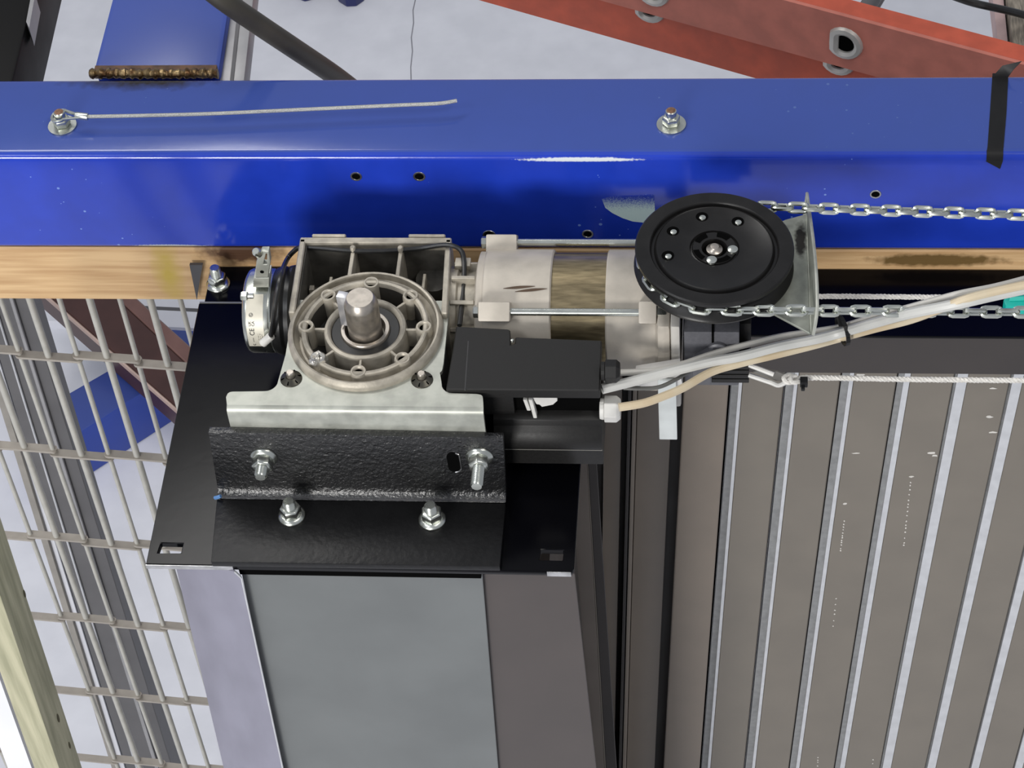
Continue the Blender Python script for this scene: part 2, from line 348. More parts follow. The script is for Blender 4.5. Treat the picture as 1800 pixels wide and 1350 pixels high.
# ------------------------------------------------------------------ mounting plate
plate = thing('mounting_plate', (0, 0, -.008), 'large flat glossy black steel plate under the gear motor', 'plate')
def z0(px, py): return at_z(px, py, 0)
FL, FR, BL, BM = z0(258, 992), z0(1006, 1004), z0(372, 470), z0(350, 533)
outer = [V((-.234, -.1955, 0)), V((.2215, -.1965, 0)), V((.2245, -.192, 0)), V((.2245, .182, 0)), V((-.236, .182, 0))]
holes = [[z0(277, 972), z0(318, 972), z0(322, 955), z0(283, 954)], [z0(948, 984), z0(989, 985), z0(991, 967), z0(951, 966)]]
MB().prism(outer, (0, 0, -.008), holes).build('base_sheet', plate_black, plate, bevel=.0008, seg=1)
MB().box((-.2345, -.1962, -.0076), (-.14, -.1953, -.001)).build('bare_edge', bare, plate); MB().box((.196, -.1975, -.0076), (.2213, -.1966, -.0006)).build('bare_edge', bare, plate)['label'] = 'bright bare steel edge where the paint is missing'
MB().box((-.2295, .1835, -.008), (.2245, YB + .001, .001)).build('rear_strip', plate_black, plate, bevel=.0008, seg=1)
MB().box((-.235, .1815, -.001), (.2245, .1832, .0012)).build('joint_lip', M('worn_edge', (.25, .25, .25), .4, .4), plate)
g = [at_y(333, 466, .232), at_y(356, 466, .232), at_y(349, 506, .232), at_y(346, 528, .232)]
MB().prism(g, (0, .004, 0)).build('gusset', M('grey_black_paint', (.05, .05, .055), .35), plate)
flange_nut(plate, at_z(384, 500, .001), (0, 0, 1), .013, 1.18, .5)

# ------------------------------------------------------------------ angle bracket (rolled steel angle with 4 nuts)
ang = thing('angle_bracket', (0, -.15, 0), 'rough black steel angle bolted to the front of the plate', 'bracket')
xl, xr = -.168, .147
YA = -.1045
prof = [(0, -.1975, .0003), (0, -.1975, .0085), (0, YA - .009, .0085), (0, YA - .004, .0105), (0, YA - .0005, .0155), (0, YA, .022), (0, YA, .1115), (0, YA + .0085, .1115), (0, YA + .0085, .0003)]
rough_upright = M('black_rolled_steel_sheen', (.006, .006, .0065), .34, 0, .3, 30, .8, 230, spec=.9)
def cut_ends(mb):          # both ends are sawn a little out of square
    for v in mb.v:
        up = v.y > -.115
        if abs(v.x - xl) < 1e-5: v.x += (.007 * v.z / .11 - .0005) if up else .0065 * (-v.y - .1045) / .093
        elif up: v.x += .004 * v.z / .11; v.z -= .0045 if v.z > .09 else 0
    return mb
cut_ends(MB().prism([(xl, y, z) for _, y, z in [prof[2]] + prof[3:]], (xr - xl, 0, 0))).build('upright_leg', rough_upright, ang, bevel=.0012, seg=2, smooth=50)
cut_ends(MB().prism([(xl, y, z) for y, z in ((-.1975, .0003), (-.1975, .0085), (YA - .0092, .0085), (YA - .0092, .0003))], (xr - xl, 0, 0))).build('flat_leg', rough_black, ang, bevel=.0012, seg=2, smooth=50)
MB().box((xl + .004, YA - .0075, .0088), (xr, YA - .0055, .0098)).build('weld_line', M('scuffed_edge', (.09, .09, .095), .35), ang)
def onA(px, py): return at_y(px, py, YA)
flange_nut(ang, onA(464, 803), (0, -1, 0), .012, 1.22, .3)
flange_nut(ang, onA(843, 802), (0, -1, 0), .024, 1.22, .1)
flange_nut(ang, at_z(513, 907, .0085), (0, 0, 1), .011, 1.22, .2)
flange_nut(ang, at_z(760, 914, .0085), (0, 0, 1), .011, 1.22, .6)
c = onA(798, 812); sl = []
for i in range(16):
    a = 2 * PI * i / 16; sl.append(c + V((.0072 * math.cos(a), -.0006, .0080 * math.sin(a) + (.0085 if math.sin(a) > 0 else -.0085))))
MB().prism(sl, (0, .0004, 0)).build('slot_hole', hole, ang)
sl2 = [V((p.x + .0022, p.y - .0003, p.z - .002)) for p in sl]
MB().tube([sl[i] + V((0, -.0003, 0)) for i in (12, 13, 14, 15, 0, 1, 2, 3)], .0009, 6, 2).build('slot_rim', bare, ang)
MB().tube([at_z(378, 875, .009), at_z(383, 874, .012), at_z(388, 872, .014)], .0022, 6).build('paint_dab', M('blue_dab', (.10, .22, .45), .4), ang)

# ------------------------------------------------------------------ galvanised motor bracket
ZK = .140
brk = thing('motor_bracket', (0, -.08, .11), 'galvanised folded steel bracket between gear motor and black angle', 'bracket')
def kz(px, py): p = at_z(px, py, ZK); return p
def arc(c, r, a0, a1, n=5): return [(c[0] + r * math.cos(a0 + (a1 - a0) * i / n), c[1] + r * math.sin(a0 + (a1 - a0) * i / n)) for i in range(n + 1)]
yF = -.0895
P = [(-.139, yF), (-.1415, -.079)] + arc((-.136, -.0765), .005, PI, PI / 2, 3) + [(-.102, -.0705)] + arc((-.102, -.0575), .013, -PI / 2, -.25, 5)
P += [(-.086, -.02), (-.0865, .06)] + arc((-.0032, .0134), .080, math.radians(145), math.radians(395), 40) + [(.0835, .06), (.0845, -.03)] + arc((.078, -.038), .006, 0, -.9, 3)
P += [(.0845, -.055)] + arc((.098, -.058), .013, PI, 1.5 * PI, 5) + [(.122, -.0715)] + arc((.125, -.077), .005, PI / 2, 0, 3) + [(.1315, yF)]
prof = [(yF, ZK), (yF - .0028, ZK - .0012), (yF - .0048, ZK - .0038), (yF - .0058, ZK - .0075), (yF - .006, .085), (yF - .001, .085), (yF - .001, ZK - .008), (yF, ZK - .005)]
mb = MB().prism([(x, y, ZK) for x, y in P], (0, 0, -.005))
xa, xb = -.139, .1315
mb.prism([(xa, y, z) for y, z in prof], (xb - xa, 0, 0))
mb.build('folded_plate', galv, brk, smooth=50)
for px, py in ((512, 663), (742, 665)):
    p = at_z(px, py + 3, ZK)
    k = MB().lathe([(.0035, .0035), (.0055, .0045), (.0115, .001), (.0118, 0)], p, (0, 0, 1), 24).build('retaining_clip', M('dark_spring_steel', (.09, .085, .07), .35, .9), brk)
    for i in range(6):
        a = i * PI / 3 + .3; u = V((math.cos(a), math.sin(a), -.25)); MB().obox(p + u * .0078 + V((0, 0, .0047)), u * .003, V((-u.y, u.x, 0)) * .0006, V((0, 0, .0006))).build('clip_slit', hole, k)
    MB().lathe([(.0042, 0), (.0042, .0105), (.0034, .0115)], p, (0, 0, 1), 18).build('pin', steel, k)

# ------------------------------------------------------------------ gear motor
ZF = .165; YM, ZM = .073, .108
gm = thing('gear_motor', (0, 0, ZK), 'beige cast gear motor with an upright keyed steel shaft', 'motor')
# housing: walls of the square frame round the pocket, its floor, ribs
h = MB(); zt = ZF - .001
h.box((-.087, .1245, .05), (.082, .133, zt))                       # rear wall
h.hexa([V(p) for p in ((-.087, .130, zt), (-.0805, .130, zt), (-.0785, .02, zt), (-.0855, .02, zt), (-.087, .130, .05), (-.0805, .130, .05), (-.0785, .02, .05), (-.0855, .02, .05))])
h.hexa([V(p) for p in ((.0755, .130, zt), (.082, .130, zt), (.087, .02, zt), (.0805, .02, zt), (.0755, .130, .05), (.082, .130, .05), (.087, .02, .05), (.0805, .02, .05))])
h.box((-.074, .133, .06), (-.036, .137, zt + .0015)).box((.034, .133, .06), (.075, .137, zt + .0015))
gh = h.build('gear_housing', castm, gm, bevel=.0012, seg=1)
ins = MB().box((-.081, .0, .085), (.077, .125, .092))
ins.lathe([(.0835, .085), (.0835, ZF - .014)], (0, 0, 0), (0, 0, 1), 48, closed=False)
ins.lathe([(.018, 0), (.022, .006), (.02, .016)], (-.043, .113, .09), (0, 0, 1), 20).lathe([(.018, 0), (.022, .006), (.02, .03)], (.060, .112, .09), (0, 0, 1), 20)
ins.box((-.079, .1238, .09), (.075, .1244, zt - .012)).hexa([V(p) for p in ((-.0795, .124, zt - .004), (-.0790, .124, zt - .004), (-.0770, .02, zt - .004), (-.0775, .02, zt - .004), (-.0795, .124, .09), (-.0790, .124, .09), (-.0770, .02, .09), (-.0775, .02, .09))])
ins.build('housing_pocket', castd, gh)
for x, y0, zz in ((-.0265, .083, ZF - .006), (.0265, .083, ZF - .006)):
    MB().box((x - .0022, y0 - .004, .092), (x + .0022, .1245, zz)).lathe([(.0035, 0), (.003, .006)], (x, .117, zz), (0, 0, 1), 10).build('rib', castm, gh, bevel=.0006, seg=1)
for x, y0, y1 in ((-.052, .068, .1), (.0, .083, .105), (.052, .068, .105)):
    MB().box((x - .0017, y0 - .006, .092), (x + .0017, y1, ZF - .03)).build('rib', castm, gh, bevel=.0005, seg=1)
MB().box((-.076, .086, .12), (-.071, .093, .128)).build('cast_lug', castm, gh)
# output flange
of = MB().lathe([(.0835, ZK - ZF - .002), (.0835, -.006), (.0825, -.0035), (.0795, -.0005), (.0775, -.001), (.0768, -.009), (.0715, -.0125), (.0692, -.012), (.0680, -.001), (.0665, 0), (.0635, -.0005), (.062, -.003), (.0605, -.030),
                 (.0455, -.034), (.0445, -.006), (.0435, -.0035), (.0405, -.0025), (.0385, -.0035), (.0372, -.006), (.0368, -.016), (.017, -.016)], (0, 0, ZF), (0, 0, 1), 72, closed=False).build('output_flange', castm, gm, smooth=40)
for i in range(8):
    a = PI / 2 + i * PI / 4; u = V((math.cos(a), math.sin(a), 0)); t_ = V((-u.y, u.x, 0)); c = u * .0635 + V((0, 0, ZF))
    broken = i == 3
    if broken:
        bb = MB().lathe([(.0108, -.032), (.0108, -.012), (.0104, -.002), (.0085, .0015), (.004, .0), (.0005, .002)], c, (0, 0, 1), 16)
        for v in bb.v: v += V((random.uniform(-1, 1), random.uniform(-1, 1), random.uniform(-1, 1))) * .0016
        bb.build('broken_boss', M('fresh_broken_casting', (.62, .60, .55), .3, .8, .3, 200, .3, 400), of, smooth=25)
    else:
        b1 = MB().lathe([(.0094, -.032), (.0088, -.002), (.008, .0005), (.0062, .0005), (.0052, -.0008), (.0046, -.002), (.0046, -.009), (.001, -.009)], c, (0, 0, 1), 24, closed=False).build('boss', castm, of)
        MB().lathe([(.0050, -.0026), (.0004, -.0026)], c, (0, 0, 1), 16).build('tapped_hole', hole, b1)
    MB().obox(u * .0495 + V((0, 0, ZF - .018)), u * .0065, t_ * .0014, V((0, 0, .0135))).build('spoke', castm, of, bevel=.0005, seg=1)
mb = MB()
MB().lathe([(.0618, -.005), (.0603, -.0292), (.0452, -.0325), (.0449, -.024)], (0, 0, ZF), (0, 0, 1), 48, closed=False).build('pocket_floor', M('shaded_pocket', (.035, .032, .028), .5), of)  # shade of the flange pockets painted in as a dark colour
MB().lathe([(.0368, -.012), (.0362, -.0075), (.026, -.0075), (.0245, -.009)], (0, 0, ZF), (0, 0, 1), 56, closed=False).build('shaft_seal', rubber, gm)
MB().lathe([(.0270, -.012), (.0268, -.0055), (.0258, -.004), (.0222, -.004), (.0210, -.0065), (.0200, -.012)], (0, 0, ZF), (0, 0, 1), 48, closed=False).build('bearing_ring', steel, gm)
sh = MB().lathe([(.0183, -.02), (.0183, .034), (.0178, .0365), (.0148, .0445), (.0140, .0452)], (0, 0, ZF), (0, 0, 1), 48).build('output_shaft', steel, gm)
a = math.radians(166); u = V((math.cos(a), math.sin(a), 0)); t_ = V((-u.y, u.x, 0))
MB().obox(u * .0200 + V((0, 0, ZF + .022)), u * .0055, t_ * .0045, V((0, 0, .0225))).build('shaft_key', M('bright_key_steel', (.75, .75, .78), .3, .8), sh, bevel=.0006)
# worm neck + motor
ax = (1, 0, 0); OM = (0, YM, ZM)
MB().lathe([(.050, .08), (.050, .092), (.047, .094), (.047, .112), (.058, .114), (.058, .118)], OM, ax, 40).build('worm_neck', castm, gm)
for k in range(5):
    aa = PI / 2 + (k - 2) * .55; d_ = V((0, -math.cos(aa) if False else math.cos(aa), math.sin(aa)))
    nk = MB(); nk.obox(V((.1, YM, ZM)) + d_ * .051, V((.013, 0, 0)), d_ * .005, V((0, -d_.z, d_.y)) * .0022)
    nk.build('neck_rib', castm, gm, bevel=.0005, seg=1)
MB().box((.088, .095, .150), (.105, .108, .158)).build('neck_lug', castm, gm, bevel=.001)
bl_ = MB().lathe([(.060, .114), (.0665, .116), (.0665, .122), (.069, .124), (.0695, .128), (.069, .1955), (.0675, .197), (.06, .197)], OM, ax, 64).build('motor_bell', motorg, gm)
rB = .0765
def lug(x0, x1, ang_, name, parent, w_=.0105, mat=motorg):
    d_ = V((0, -math.cos(ang_), math.sin(ang_))); t2 = V((0, math.sin(ang_), math.cos(ang_)))
    return MB().obox(V(((x0 + x1) / 2, YM, ZM)) + d_ * (rB - .004), V(((x1 - x0) / 2, 0, 0)), d_ * .0125, t2 * w_).build(name, mat, parent, bevel=.002)
A1, A2, A3 = math.radians(48), math.radians(138), math.radians(-42)
for A in (A1, A2, A3):
    lug(.121, .155, A, 'rod_lug', bl_)
for (x, yy) in ((910, 482), (933, 496)):
    pp = []
    for i in range(9):
        t = i / 8; xx = x - 28 + 56 * t; y2 = yy + 7 - 14 * t
        q = at_y(xx, y2, YM - .035); d_ = V((0, q.y - YM, q.z - ZM)).normalized(); ww = .0014 * math.sin(PI * min(1, max(0, t)) ) + .0002
        base = V((q.x, YM, ZM)) + d_ * .0696; pp.append((base + V((0, -d_.z, d_.y)) * ww, base - V((0, -d_.z, d_.y)) * ww))
    k = len(pp); MB().add([p[0] for p in pp] + [p[1] for p in pp], [(i, i + 1, k + i + 1, k + i) for i in range(k - 1)]).build('paint_chip', M('chip_brown', (.07, .04, .02), .5), bl_)
MB().lathe([(.0655, .196), (.0655, .256)], OM, ax, 64).build('stator', gold, gm)['label'] = 'shiny gold passivated stator sleeve'
be = MB().lathe([(.06, .255), (.0675, .2555), (.069, .257), (.069, .309), (.0705, .311), (.0705, .322)], OM, ax, 64).build('end_bell', motorg, gm)
for A in (A1, A2, A3): lug(.292, .311, A, 'rod_lug', be, .012)
MB().box((.311, YM - .074, ZM - .06), (.326, YM + .07, ZM + .060)).build('end_flange', motorg, be, bevel=.006)
MB().box((.326, YM - .076, ZM - .07), (.336, YM + .072, ZM + .062)).build('end_plate', M('pale_end_plate', (.52, .50, .46), .4, .2), be, bevel=.003)
for A in (A1, A2, A3):
    d_ = V((0, -math.cos(A), math.sin(A))); c0 = V((0, YM, ZM)) + d_ * rB
    tr = MB().cyl(c0 + V((.15, 0, 0)), c0 + V((.31, 0, 0)), .0042, n=14).build('tie_rod', zinc, gm)
    MB().hexn(c0 + V((.121, 0, 0)), (-1, 0, 0), .012, .006).build('rod_nut', zinc, tr); MB().hexn(c0 + V((.311, 0, 0)), (1, 0, 0), .0125, .010).build('rod_nut', zinc, tr)
# feet under end bell
MB().box((.268, -.035, .0005), (.335, .0, .0065) if False else (.318, -.012, .092)).build('motor_foot', motorg, be, bevel=.002) if False else None
# brake cap (black) at the motor end
cap = MB().box((.340, -.002, .074), (.3985, .125, .161)).build('brake_cover', plasticg, gm, bevel=.002)
MB().box((.3985, .02, .085), (.411, .12, .150)).build('cover_step', plastic, cap, bevel=.002)
pxk = at_y(1258, 560, -.002).x
MB().box((pxk - .0012, -.0028, .118), (pxk + .0012, .09, .1618)).build('cover_joint', hole, cap)
kc = at_y(1266, 612, -.002)
MB().lathe([(.0105, 0), (.0105, .004), (.0085, .0055), (.002, .0055)], kc, (0, -1, 0), 24).build('lever_boss', plasticg, cap)
a_, b2 = at_y(1212, 640, -.006), at_y(1262, 612, -.006)
u = (b2 - a_); MB().obox((a_ + b2) / 2, u / 2, V((0, .004, 0)), u.cross(V((0, 1, 0))).normalized() * .0035).build('brake_lever', plasticg, cap, bevel=.001)
q0, q1 = at_y(1256, 641, -.012), at_y(1322, 673, -.012)
fin = MB()
for k in range(4): z_ = q0.z + (q1.z - q0.z) * (k + .1) / 4; fin.box((q0.x, -.014, z_ - .0055), (q1.x, .05, z_))
fin.box((q0.x + .002, -.009, q1.z + .001), (q1.x - .002, .05, q0.z)).build('cover_fins', plastic, cap, bevel=.0006, seg=1)
q0, q1 = at_y(1222, 640, -.016), at_y(1255, 678, -.016)
MB().box((q0.x, -.016, q1.z), (q1.x, .05, q0.z)).build('cover_foot', plasticg, cap, bevel=.001)
# release handle: bent white wire loop
hz = at_y(1323, 650, -.012).z
hl = MB().tube([at_y(1322, 642, -.012), at_y(1366, 659, -.02)], .0026, 8).tube([at_y(1322, 660, -.012), at_y(1360, 673, -.02), at_y(1375, 678, -.022), at_y(1390, 671, -.022), at_y(1396, 666, -.022)], .0026, 8, 4).build('release_handle', whitep, gm)
hl['label'] = 'bent white wire release handle'
hb = at_y(1356, 655, -.019); MB().prism([at_y(1345, 650, -.017), at_y(1372, 654, -.017), at_y(1398, 664, -.017), at_y(1388, 671, -.017), at_y(1370, 670, -.017), at_y(1330, 655, -.017)], (0, .002, 0)).build('handle_plate', M('grey_handle_plate', (.12, .115, .105), .5), hl)
# bar that hangs under the end bell
t0 = at_y(1161, 690, -.03); t1 = at_y(1195, 771, -.03)
MB().box((t0.x, -.033, t1.z), (t1.x, -.029, t0.z + .022)).build('hanging_tab', M('pale_zinc_bar', (.60, .63, .62), .45, .3), gm, bevel=.001)
ft = [at_y(1120, 668, -.028), at_y(1200, 655, -.028), at_y(1205, 680, -.028), at_y(1135, 688, -.028)]
MB().prism(ft, (0, .02, 0)).build('motor_foot', M('pale_foot', (.60, .59, .57), .4, .3), gm, bevel=.001)
# control box
ZC = .160
C = [at_z(x, y, ZC) for x, y in ((785, 685), (1058, 687), (1061, 598), (908, 592), (907, 604), (900, 606), (899, 581), (896, 578), (803, 573), (797, 614))]
cb = MB().prism(C, (0, 0, -.014)).build('control_box', plastic, gm, bevel=.0012, seg=1)
cb['label'] = 'black plastic control box on the near side of the motor'
mb = MB(); zt2 = ZC + .0003
yb0 = C[0].y
p0, p1 = at_z(825, 600, ZC), at_z(819, 687, ZC)
MB().tube([p0, p1], .0007, 4).build('lid_seam', M('seam_grey', (.06, .06, .06), .5), cb)
MB().box((C[0].x + .03, yb0 + .012, .085), (C[1].x - .002, C[3].y - .012, ZC - .014)).build('box_core', hole, cb)
MB().box((C[0].x + .02, yb0 + .006, .112), (.163, yb0 + .04, ZC - .0145)).build('box_shoulder', plastic, cb, bevel=.001)
yo = yb0
lw = [(yo + .006, .113), (yo, .111), (yo - .001, .1025), (yo - .006, .098), (yo - .011, .090), (yo - .012, .080), (yo - .010, .0735), (yo - .007, .072), (yo - .007, .046), (yo - .004, .043), (yo + .06, .043), (yo + .06, .113)]
x0_, x1_ = .14, C[1].x - .0005
MB().prism([(x0_, y, z) for y, z in lw], (x1_ - x0_, 0, 0)).build('lower_cover', plastic, cb, smooth=50, bevel=.0006, seg=1)
MB().box((x0_ + .002, yo - .0085, .0708), (x1_, yo - .005, .0725)).build('cover_ridge', M('ridge_grey', (.16, .155, .14), .4), cb)
yk = yo + .006
cn = MB().prism([at_y(x, y, yk) for x, y in ((938, 700), (982, 700), (983, 706), (975, 713), (955, 717), (951, 713), (945, 712))], (0, .012, 0))
cn.obox(at_y(940, 718, yk), (at_y(944, 737, yk) - at_y(934, 700, yk)) / 2, V((.002, 0, .0)), V((0, .004, 0))).obox(at_y(929, 709, yk), (at_y(932, 719, yk) - at_y(925, 700, yk)) / 2, V((.002, 0, 0)), V((0, .004, 0)))
cn.build('plug_connector', whitep, cb, bevel=.0006, seg=1)
def gland(px, py, y, r, L2, mat, name):
    p = at_y(px, py, y)
    return MB().lathe([(r * .8, 0), (r * .8, L2 * .22)], p, (1, 0, 0), 18).lathe([(r, L2 * .22), (r, L2 * .8), (r * .75, L2), (r * .4, L2)], p, (1, 0, 0), 6, .3, .3 + 2 * PI).build(name, mat, cb, bevel=.0006, seg=1, smooth=20)
gland(1060, 653, yo + .025, .0125, .020, plastic, 'cable_gland')
gland(1058, 720, yo + .012, .0145, .022, whitep, 'cable_gland')['label'] = 'white plastic cable gland'
MB().lathe([(.0022, 0), (.0016, .002), (.0003, .0022)], at_z(903, 600, ZC) + V((0, 0, .0002)), (0, 0, 1), 10).build('lid_screw', zinc, cb)
# position sensor at the left end
en = MB().lathe([(.020, -.112), (.047, -.112), (.049, -.108), (.0495, -.102), (.047, -.099), (.050, -.097), (.051, -.092), (.048, -.088), (.046, -.08), (.030, -.08)], OM, ax, 48).build('sensor_body', rubber, gm)
bd = MB().lathe([(.016, -.144), (.042, -.144), (.0455, -.142), (.047, -.139), (.047, -.116), (.0462, -.114), (.0475, -.112), (.044, -.1115), (.03, -.111)], OM, ax, 56, closed=False).build('clamp_band', zinc, en)
MB().lathe([(.041, -.1435), (.001, -.1436)], OM, ax, 40, closed=False).build('band_cap', castd, bd)
la0, la1 = math.radians(20), math.radians(92)
pa = MB().lathe([(.0474, -.1375), (.0474, -.1205)], OM, ax, 14, la0, la1, (0, -.55, .84), closed=False)
# keep the label on the side that faces up and to the front
pa = MB()
def onband(x, ang_, r=.0474): return V((x, YM - r * math.cos(ang_), ZM + r * math.sin(ang_)))
n = 12; A0, A9 = math.radians(-8), math.radians(70)
pa.add([onband(-.1385, A0 + (A9 - A0) * i / n) for i in range(n + 1)] + [onband(-.1195, A0 + (A9 - A0) * i / n) for i in range(n + 1)], [(i, i + 1, n + 2 + i, n + 1 + i) for i in range(n)])
lab = pa.build('sensor_label', label_m, bd); lab['label'] = 'beige marking label with CE and UKCA marks'
def printed(txt, x, ang_, size, parent, rot=0.0):
    cu = bpy.data.curves.new('print', 'FONT'); cu.body = txt; cu.size = size; cu.align_x = 'CENTER'; cu.align_y = 'CENTER'; cu.extrude = .0001
    tmp = bpy.data.objects.new('print_source', cu); COL.objects.link(tmp); dg = bpy.context.evaluated_depsgraph_get()
    me = bpy.data.meshes.new_from_object(tmp.evaluated_get(dg)); bpy.data.objects.remove(tmp)
    # text runs down the band: its x axis follows the tangent, its y axis the axis of the band
    vs = []
    for v in me.vertices:
        aa = ang_ + v.co.x / .0476; q = onband(x - v.co.y, aa, .0477 + v.co.z); vs.append(q)
    MB().add(vs, [list(p.vertices) for p in me.polygons]).build('printed_mark', ink, parent, smooth=0)
printed('c', -.1325, math.radians(-4), .006, bd); printed('\u2014', -.1325, math.radians(5), .006, bd)
printed('CE', -.1325, math.radians(18), .0075, bd); printed('UK', -.1345, math.radians(30), .0042, bd); printed('CA', -.1308, math.radians(30), .0042, bd); printed('\u00a9', -.1325, math.radians(42), .006, bd)
for k, x in enumerate((-.1265, -.1245, -.1225)): printed(('-- --- -', '--- -- --', '-- ----')[k], x, math.radians(10), .0035, bd)
# clamp on top of the band
def ob(px, py, y): return at_y(px, py, y)
cl = MB()
yc = YM - .012
cl.prism([ob(444, 488, yc), ob(472, 488, yc), ob(472, 505, yc), ob(443, 505, yc)], (0, .02, 0))
cl.prism([ob(447, 487, yc), ob(470, 487, yc), ob(474, 460, yc), ob(471, 441, yc), ob(458, 441, yc), ob(449, 460, yc)], (0, .008, 0), [[ob(461, 464, yc), ob(468, 464, yc), ob(468, 445, yc), ob(466, 445, yc)]])
clo = cl.build('clamp_lever', galv, bd, bevel=.0007, seg=1)
MB().lathe([(.0048, 0), (.0048, .008), (.0035, .01)], ob(453, 445, yc), (-.1, -.3, .6), 16).build('lever_pin', zinc, clo)
MB().lathe([(.0022, 0), (.0022, .0003)], ob(459, 477, yc - .0002), (0, -1, 0), 14).build('lever_hole', hole, clo)
MB().hexn(ob(434, 520, YM - .035), (-1, 0, 0), .0095, .0075, .3).cyl(ob(434, 520, YM - .035), ob(444, 520, YM - .035), .003, n=10).build('clamp_screw', zinc, bd)
MB().cyl(ob(460, 604, YM - .052), ob(476, 590, YM - .05), .0048, n=14).build('sensor_plug', whitep, en, bevel=.0006)
# sensor wire round the housing
zw = ZF + .004
wp = [ob(474, 594, YM - .05), ob(479, 560, YM - .053), ob(484, 525, YM - .045), ob(493, 482, YM - .02), ob(503, 456, .115), at_z(515, 441, .150), at_z(528, 434, .155), at_z(560, 435, .157), at_z(620, 440, .159), at_z(680, 440, .159), at_z(735, 436, .160), at_z(775, 430, .166), at_z(797, 431, .168),
      at_z(812, 440, .165), at_z(817, 460, .16), at_z(817, 490, .155), at_z(814, 530, .15), at_z(809, 572, .148)]
MB().tube(wp, .0028, 8, 5).build('sensor_wire', rubber, gm)['label'] = 'thin black sensor wire looped round the gear housing'

gm.location = V(gm.location) + V((-.0032, .0134, -.015))     # the face of the flange stands 10 mm above the bracket
# ------------------------------------------------------------------ chain wheel
WC = at_z(1256, 434, .22); ZW = .22
ORG[gm.name] = V(gm.location)
TW = Matrix.Rotation(.035, 3, 'Y') @ Matrix.Rotation(-.02, 3, 'X')
def wv(mb):
    for v in mb.v: v[:] = (TW @ (v - WC) + WC)[:]
    return mb
wheel_prof = [(.012, -.008), (.0135, -.0015), (.0225, -.001), (.0235, -.0035), (.025, -.004), (.026, -.0015), (.059, -.0015), (.0605, -.0005), (.062, -.0022), (.0632, -.005), (.0658, -.005), (.067, -.001), (.068, 0), (.0815, 0), (.083, -.0015), (.083, -.005), (.074, -.012), (.0735, -.017), (.083, -.024), (.084, -.0265), (.083, -.029), (.05, -.030)]
wd = wv(MB().lathe(wheel_prof, WC, (0, 0, 1), 96)).build('chain_wheel', wheelb, gm, smooth=40); wd['label'] = 'round black plastic chain wheel lying flat on the motor end'
hub = wv(MB().lathe([(.0085, -.006), (.0085, -.003), (.006, -.0015), (.0045, .001), (.001, .0015)], WC, (0, 0, 1), 24)).build('hub_nut', steel, wd)
wv(MB().lathe([(.012, -.0065), (.0085, -.0062)], WC, (0, 0, 1), 24, closed=False)).build('hub_recess', hole, wd)
for a0, a1 in ((.75, 1.45), (2.0, 2.75), (3.35, 4.1), (-.1, .2), (4.75, 5.6)):
    wv(MB().lathe([(.0165, -.0008), (.0225, -.0006)], WC, (0, 0, 1), 10, a0, a1, (1, 0, 0), closed=False)).build('hub_slot', hole, wd)
def wpt(px, py, h=0): p = at_z(px, py, ZW); return TW @ (p - WC) + WC + V((0, 0, h))
for px, py in ((1234, 379), (1297, 386), (1183, 406), (1174, 450)):
    s_ = MB().lathe([(.0066, -.0010), (.0006, -.0009)], wpt(px, py), (0, 0, 1), 18, closed=False).build('screw_recess', hole, wd)
    MB().lathe([(.0036, 0), (.0034, .0014), (.0012, .0018)], wpt(px + 1, py + 3, -.001), (0, 0, 1), 14).build('recessed_screw', zinc, wd)
for px, py in ((1288, 438), (1251, 458)):
    MB().lathe([(.0058, 0), (.0054, .002), (.003, .003), (.001, .003)], wpt(px, py, -.001), (0, 0, 1), 18).build('hub_screw', zinc, wd)
# bearing column under the wheel
MB().cyl(WC + V((0, 0, -.052)), WC + V((0, 0, -.03)), .03, n=24).build('wheel_spindle', plastic, gm)

# ------------------------------------------------------------------ guide plate
ZG = .183
gp = thing('chain_guide', at_z(1420, 480, ZG), 'stained galvanised chain guide plate beside the chain wheel, its flange upright', 'guide plate')
G = [at_z(x, y, ZG) for x, y in ((1300, 470), (1352, 400), (1380, 386), (1417, 376), (1424, 586), (1350, 546), (1310, 520))]
MB().prism(G, (0, 0, -.003)).build('guide_sheet', galv_dirty, gp, bevel=.0005, seg=1)
fl_ = [at_z(1416, 340, ZG), at_z(1430, 450, ZG + .03), at_z(1434, 540, ZG + .03), at_z(1427, 588, ZG), at_z(1416, 584, ZG - .002), at_z(1411, 470, ZG - .002), at_z(1409, 400, ZG - .002)]
mb = MB(); n = len(fl_); mb.prism(fl_, (.0025, 0, -.0004)); mb.build('guide_flange', galv_dirty, gp, smooth=20)
MB().tube([fl_[0] + V((.0015, 0, 0))] + [p + V((.0015, 0, 0)) for p in fl_[1:4]], .0019, 6, 4).build('flange_rim', galv, gp)

# ------------------------------------------------------------------ chain
ch = thing('hand_chain', WC + V((0, 0, -.0145)), 'bright zinc hand chain running round the black wheel and off to the right', 'chain')
def link_mesh():
    hl_, r, wr_ = .0060, .0046, .00235; P = []
    for i in range(6): a = -PI / 2 + i * PI / 5; P.append(V((hl_ + r * math.cos(a), r * math.sin(a), 0)))
    for i in range(6): a = PI / 2 + i * PI / 5; P.append(V((-hl_ + r * math.cos(a), r * math.sin(a), 0)))
    return MB().tube(P, wr_, 6, closed=True)
rW = .0758; zc = ZW - .0145
a_start = math.radians(55)
tU = WC + V((0, rW, 0)); tU.z = zc; tL = WC + V((0, -rW, 0)); tL.z = zc
uend = at_z(1830, 378.5, zc); lend = at_z(1830, 549, zc)
path = [uend] + [tU]
for i in range(1, 40): a = PI / 2 + i / 40 * PI; path.append(V((WC.x + rW * math.cos(a), WC.y + rW * math.sin(a), zc)))
path += [tL, lend]
